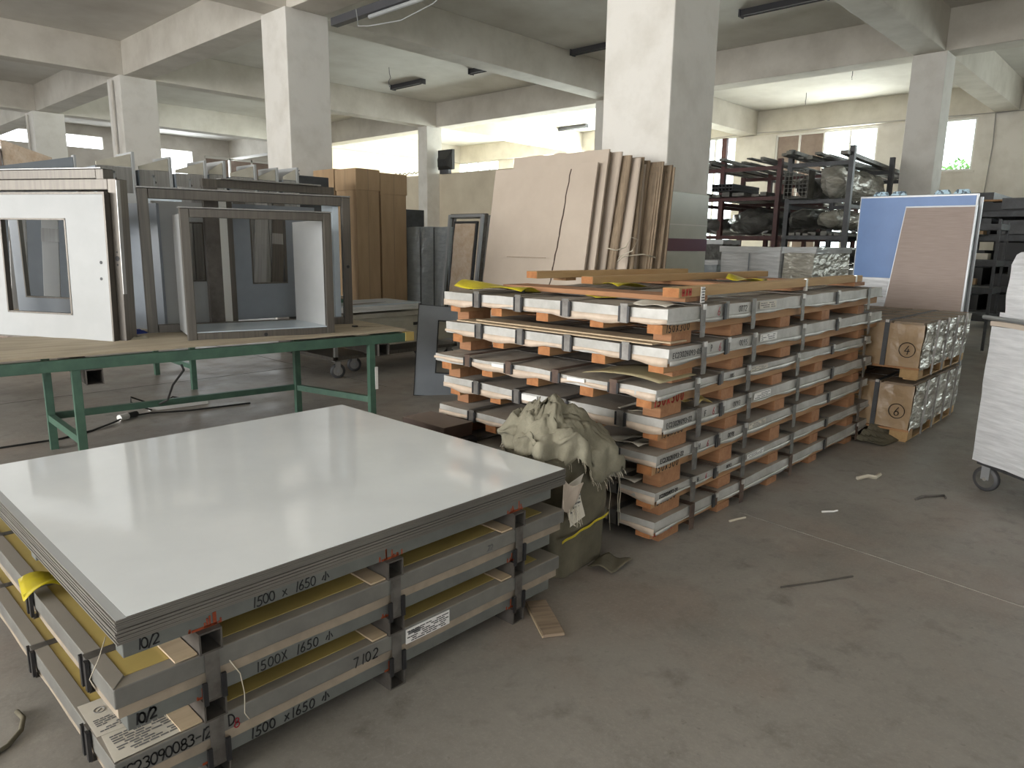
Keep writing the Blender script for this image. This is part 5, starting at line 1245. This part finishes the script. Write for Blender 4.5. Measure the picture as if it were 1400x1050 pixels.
# tall cartons
def carton(x0, x1, y0, y1, h, label, lid=.31):
    r = thing('tall_carton', label, 'carton', ((x0 + x1) / 2, (y0 + y1) / 2, 0), 'tall cardboard cartons')
    MB().box(x0 + .012, x1 - .012, y0 + .012, y1 - .012, .002, h - .015).build('carton_body', M['carton'], r, bevel=.006)
    l = MB().box(x0, x1, y0, y1, h - lid, h).build('lid', M['carton'], r, bevel=.006)
    b = MB()
    ym = (y0 + y1) / 2; xm = (x0 + x1) / 2
    b.box(x0 - .001, x0 + .002, ym - .004, ym + .004, h - lid, h); b.box(xm - .004, xm + .004, y0 - .001, y0 + .002, h - lid, h); b.build('lid_seam', M['carton_edge'], l)
    b = MB(); b.box(x0 + .0105, x0 + .014, ym - .003, ym + .003, .01, h - lid); b.box(xm - .003, xm + .003, y0 + .0105, y0 + .014, .01, h - lid); b.build('body_seam', M['carton_edge'], r)
    return r
carton(6.3, 6.72, 9.73, 10.30, 2.62, 'tall brown carton nearest the white column, left of the others')
carton(6.3, 6.735, 9.15, 9.70, 2.60, 'tall brown carton in the middle of the three, in front')
carton(6.745, 7.25, 9.15, 9.70, 2.565, 'tall brown carton on the right, beside the grey wrapped panel')
# grey wrapped panels
gw = thing('wrapped_pack', 'grey film-wrapped tall panels with three seams right of the brown cartons', 'wrapped pack', (8.0, 9.6, 0))
b = MB(); soft_box(b, 8.0, 8.25, 9.02, 10.12, .002, 1.80, 3, 12, 14, .01, 3, 4); b.build('wrapped_body', M['grey_film'], gw)
b = MB(); b.box(7.985, 7.995, 9.38, 9.39, .05, 1.79); b.box(7.985, 7.995, 9.74, 9.75, .05, 1.79); b.build('seam', M['grey_metal'], gw)
o = MB().box(7.9, 8.4, 10.13, 10.19, .002, 2.1).build('dark_panel', M['grey_metal']); recenter(o, (8.1, 10.16, 0)); tag(o, 'dark grey door panel edge left of the grey wrapped pack', 'panel')
# leaning steel frames right of it
for k, (y0, y1, x, h, lab) in enumerate(((8.14, 8.93, 7.92, 2.0, 'front bright steel frame leaning by the grey wrapped pack'), (8.24, 9.08, 8.10, 2.02, 'second steel frame leaning behind the bright one'), (8.34, 9.22, 8.28, 2.0, 'third steel frame leaning farthest back beside the grey wrapped pack'))):
    r = thing('leaning_frame', lab, 'frame', (x - .25, y1, .002), 'steel frames leaning by the wrapped pack', rz=-math.pi / 2, rx=math.radians(-7)); w = y1 - y0
    frame_part(r, 'f', 0, w, 0, h, .045, .05, M['silver' if k == 0 else ('brushed_light' if k == 2 else 'tube')], 0)
r = thing('wrapped_leaf', 'film-wrapped tan board with dark edging leaning inside the bright steel frame', 'door leaf', (7.88 - .25, 8.80, .004), rz=-math.pi / 2, rx=math.radians(-7))
frame_part(r, 'f', 0, .54, 0, 1.9, .035, .04, M['dark'], .06)
b = MB(); soft_box(b, .037, .50, .055, .09, .75, 1.86, 8, 2, 14, .006, 4, 5); b.build('wrapped_board', M['bubble'], r, world=False)
b = MB(); b.box(.037, .50, .06, .09, .04, .745); b.build('lower_board', M['brushed_light'], r, world=False)
# fan box on the far slim column and shrubby wire along the partition
fb = thing('fan_box', 'black box fan fixed high beside the slim far column', 'fan', (15.2, 17.25, 3.7))
MB().box(15.0, 15.1, 16.75, 17.4, 3.72, 4.3).build('frame', M['dark'], fb); b = MB(); b.hexa([(14.85, 16.8, 3.8), (15.0, 16.75, 3.72), (15.0, 17.35, 3.72), (14.85, 17.25, 3.8), (14.8, 16.85, 4.0), (15.0, 16.75, 4.25), (15.0, 17.35, 4.25), (14.8, 17.2, 4.0)]); b.build('hood', M['rubber'], fb)
MB().box(14.98, 15.1, 16.9, 17.3, 3.6, 3.72).build('bracket', M['lamp'], fb)
b = MB(); pts = []; rnd = random.Random(6)
for k in range(46): pts.append((15.14 + rnd.uniform(-.03, .03), 17.9 + k * .085, 3.64 + abs(math.sin(k * 1.1)) * .09 + rnd.uniform(0, .03)))
b.tube(pts, .014, 5); tag(b.build('wire_coil', M['rubber']), 'row of dark wire coils along the top of the low partition', 'wire')
o = MB().box(15.05, 15.09, 17.95, 18.6, .002, 2.35).build('door_1', M['grey_metal']); struct(o)
o = MB().box(21.9, 22.25, 24.8, 26.0, 4.2, 4.9).build('brown_cabinet', M['fir']); recenter(o, (22.1, 25.4, 4.2)); tag(o, 'brown wooden board in the strip window beyond the fan', 'board')

# ================================================================ TROLLEY WITH BOARDS
ty = thing('board_trolley', 'cream board trolley on grey castors between the tables and the cartons', 'trolley', (5.4, 7.3, 0), rz=0)
MB().box(4.75, 6.35, 6.98, 7.02, .32, .60).build('front_board', M['cream_paint'], ty, bevel=.004)
MB().box(4.75, 6.35, 7.7, 7.74, .32, .60).build('back_board', M['cream_paint'], ty)
MB().box(4.5, 6.35, 6.98, 7.74, .60, .655).build('top_board', M['cream_paint'], ty)
MB().box(5.60, 5.86, 6.972, 6.981, .535, .57).build('hand_slot', M['dark'], ty)
MB().box(4.45, 6.35, 7.0, 7.72, .20, .24).build('base_frame', M['brushed'], ty)
MB().box(4.48, 4.52, 7.0, 7.04, .2, .6).build('corner_post', M['brushed_light'], ty); MB().box(6.3, 6.34, 7.0, 7.04, .2, .6).build('corner_post', M['brushed_light'], ty)
for x, y in ((4.50, 6.99), (4.9, 7.25), (6.25, 7.05), (6.25, 7.65)):
    w = MB().wheel((x, y, .085), (.35, .94, 0), .085, .04, 22).build('castor', M['tyre'], ty, smooth=True)
    b = MB()
    for q in (-1, 1): b.obox((x + .35 * .026 * q, y + .94 * .026 * q, .13), Vector((.35, .94, 0)).normalized(), Vector((.94, -.35, 0)).normalized(), UZ, .002, .03, .065)
    b.obox((x, y, .195), UX, UY, UZ, .05, .04, .005); b.build('fork', M['brushed_light'], w); MB().cyl((x - .01, y - .03, .085), (x + .01, y + .03, .085), .018, 10).build('hub', M['silver'], w); MB().cyl((x - .35 * .021, y - .94 * .021, .085), (x + .35 * .021, y + .94 * .021, .085), .055, 20).build('wheel_disc', M['brushed_light'], w)
for k, (z, th, m, dx, nm, lab) in enumerate(((.66, .055, 'cream_paint', .10, 'wooden_board', 'rough cream board with a ragged wooden edge on the trolley'), (.775, .014, 'label', .0, 'thin_board', 'lower thin white sheet on the trolley'), (.792, .014, 'label', -.06, 'white_sheet', 'second thin white sheet on the trolley'), (.81, .03, 'label', -.10, 'white_sheet', 'thick white sheet on the trolley, under the top one'))):
    x1 = 6.1 if k == 0 else 5.72
    b = MB()
    if k == 0:
        b.grid(24, 10, lambda u, v: (4.6 + (x1 - 4.6) * u + .05 * noise.noise(Vector((v * 6, 1, 0))), 6.95 + .72 * v - .03 * noise.noise(Vector((u * 8, 0, 0))), z + th + .010 * noise.noise(Vector((u * 5, v * 5, 2)))), .055)
    else: b.box(4.55 + dx, x1 + dx, 6.90, 7.6, z - .03, z - .03 + th)
    o = b.build(nm, M[m] if k else M['cream_paint']); tag(o, lab, 'board', None)
ts = thing('white_leaf', 'topmost white sheet on the trolley with a triangular dark cut-out', 'sheet', (5.1, 7.25, .812)); leaf(ts, -.6, .55, -.36, .36, 0, .012, None, M['blue_panel'], M['brushed'])
for ch in ts.children: ch.rotation_euler = (math.pi / 2, 0, 0); ch.location.z = .0
MB().hexa([(4.74, 7.0, .8245), (5.30, 7.12, .8245), (5.1, 7.16, .8245), (4.78, 7.10, .8245), (4.74, 7.0, .8265), (5.30, 7.12, .8265), (5.1, 7.16, .8265), (4.78, 7.10, .8265)]).build('cutout', M['dark'], ts)

# ================================================================ GREY LEAF LEANING BESIDE THE PALLET STACK
gl = thing('door_leaf', 'grey door leaf with black edging standing on the floor left of the pallet stack', 'door leaf', (4.53, 5.648, .002), rz=math.radians(-36), rx=math.radians(-9), ry=math.radians(4.5))
leaf(gl, 0, .85, .0, .93, 0, .035, (.20, .65, .24, .79), M['grey_panel'], M['dark'])
q = MB(); q.box(-.006, 0, -.004, .04, 0, .93); q.box(0, .85, -.004, .04, .93, .936); q.box(0, .85, -.004, .0, 0, .008); q.build('edging', M['dark'], gl, world=False)

# ================================================================ SMALL THINGS ON THE FLOOR
r = thing('floor_plank', 'short worn plank on the floor at the right end of the front stack', 'plank', (2.11, 1.78, 0), rz=math.radians(57)); MB().box(-.14, .14, -.045, .045, .002, .016).build('plank', M['plank'], r, world=False, bevel=.002); MB().box(-.14, .14, .046, .05, .002, .012).build('pale_edge', M['slat'], r, world=False)
tag(MB().tube([(.42, 2.62, .008), (.425, 2.56, .012), (.405, 2.50, .01), (.36, 2.45, .008), (.30, 2.42, .008), (.2, 2.40, .008)], .008, 7).build('rope_end', M['sack'], smooth=True), 'piece of grey rope on the floor at the lower left corner', 'rope')
tag(MB().tube([(3.10, 1.19, .005), (3.28, 1.085, .005), (3.46, .99, .005)], .004, 6).build('thin_rod', M['tube']), 'thin dark rod lying on the open floor', 'rod')
for pts, r_, m, lab in (([(5.02, 1.48, .012), (5.1, 1.44, .02), (5.14, 1.40, .01), (5.24, 1.40, .008)], .014, 'thread', 'pale scrap on the floor in front of the lower crate'),
     ([(4.86, 1.08, .008), (4.95, 1.06, .012), (5.02, 1.0, .012), (5.08, .97, .008), (5.03, .95, .008)], .008, 'tube', 'bent dark strip on the floor left of the cabinet castor'),
     ([(4.22, 1.42, .006), (4.28, 1.37, .006), (4.31, 1.36, .006)], .006, 'label', 'small white splinter on the floor beside the floor joint'),
     ([(3.68, 1.74, .006), (3.74, 1.72, .008), (3.8, 1.70, .006)], .007, 'thread', 'small pale scrap at the foot of the pallet stack')):
    tag(MB().tube(pts, r_, 5).build('floor_scrap', M[m]), lab, 'scrap')
# floor joints and cracks: thin filled lines let into the slab
M['joint_pale'] = mat('pale_joint', (0.36, 0.34, 0.30), (0.25, 0.235, 0.21), scale=20, rough=0.9)
M['joint_dark'] = mat('dark_joint', (0.10, 0.095, 0.085), (0.17, 0.16, 0.145), scale=9, rough=0.9)
b = MB()
def joint(b, a, c, w=.006):
    a, c = Vector((*a, .0008)), Vector((*c, .0008)); d = (c - a).normalized(); s = Vector((-d.y, d.x, 0)); b.obox((a + c) / 2, d, s, UZ, (c - a).length / 2, w, .0008)
for a, c in (((3.87, 1.775), (3.79, .98)), ((3.79, .98), (3.70, .34)), ((3.70, .34), (3.66, -.6))): joint(b, a, c, .005)
struct(b.build('trim_2', M['joint_pale']))
b = MB()
for a, c in (((-2, 4.15), (7, 4.15)), ((4.6, 6.2), (4.6, 16)), ((1, 7.95), (12, 7.95)), ((8.5, -3), (8.5, 1.45)), ((8.5, 3.0), (8.5, 8)), ((4, -1.2), (16, -1.2)), ((6.5, 1.05), (16, 1.05))): joint(b, a, c, .004)
struct(b.build('trim_3', M['joint_dark']))
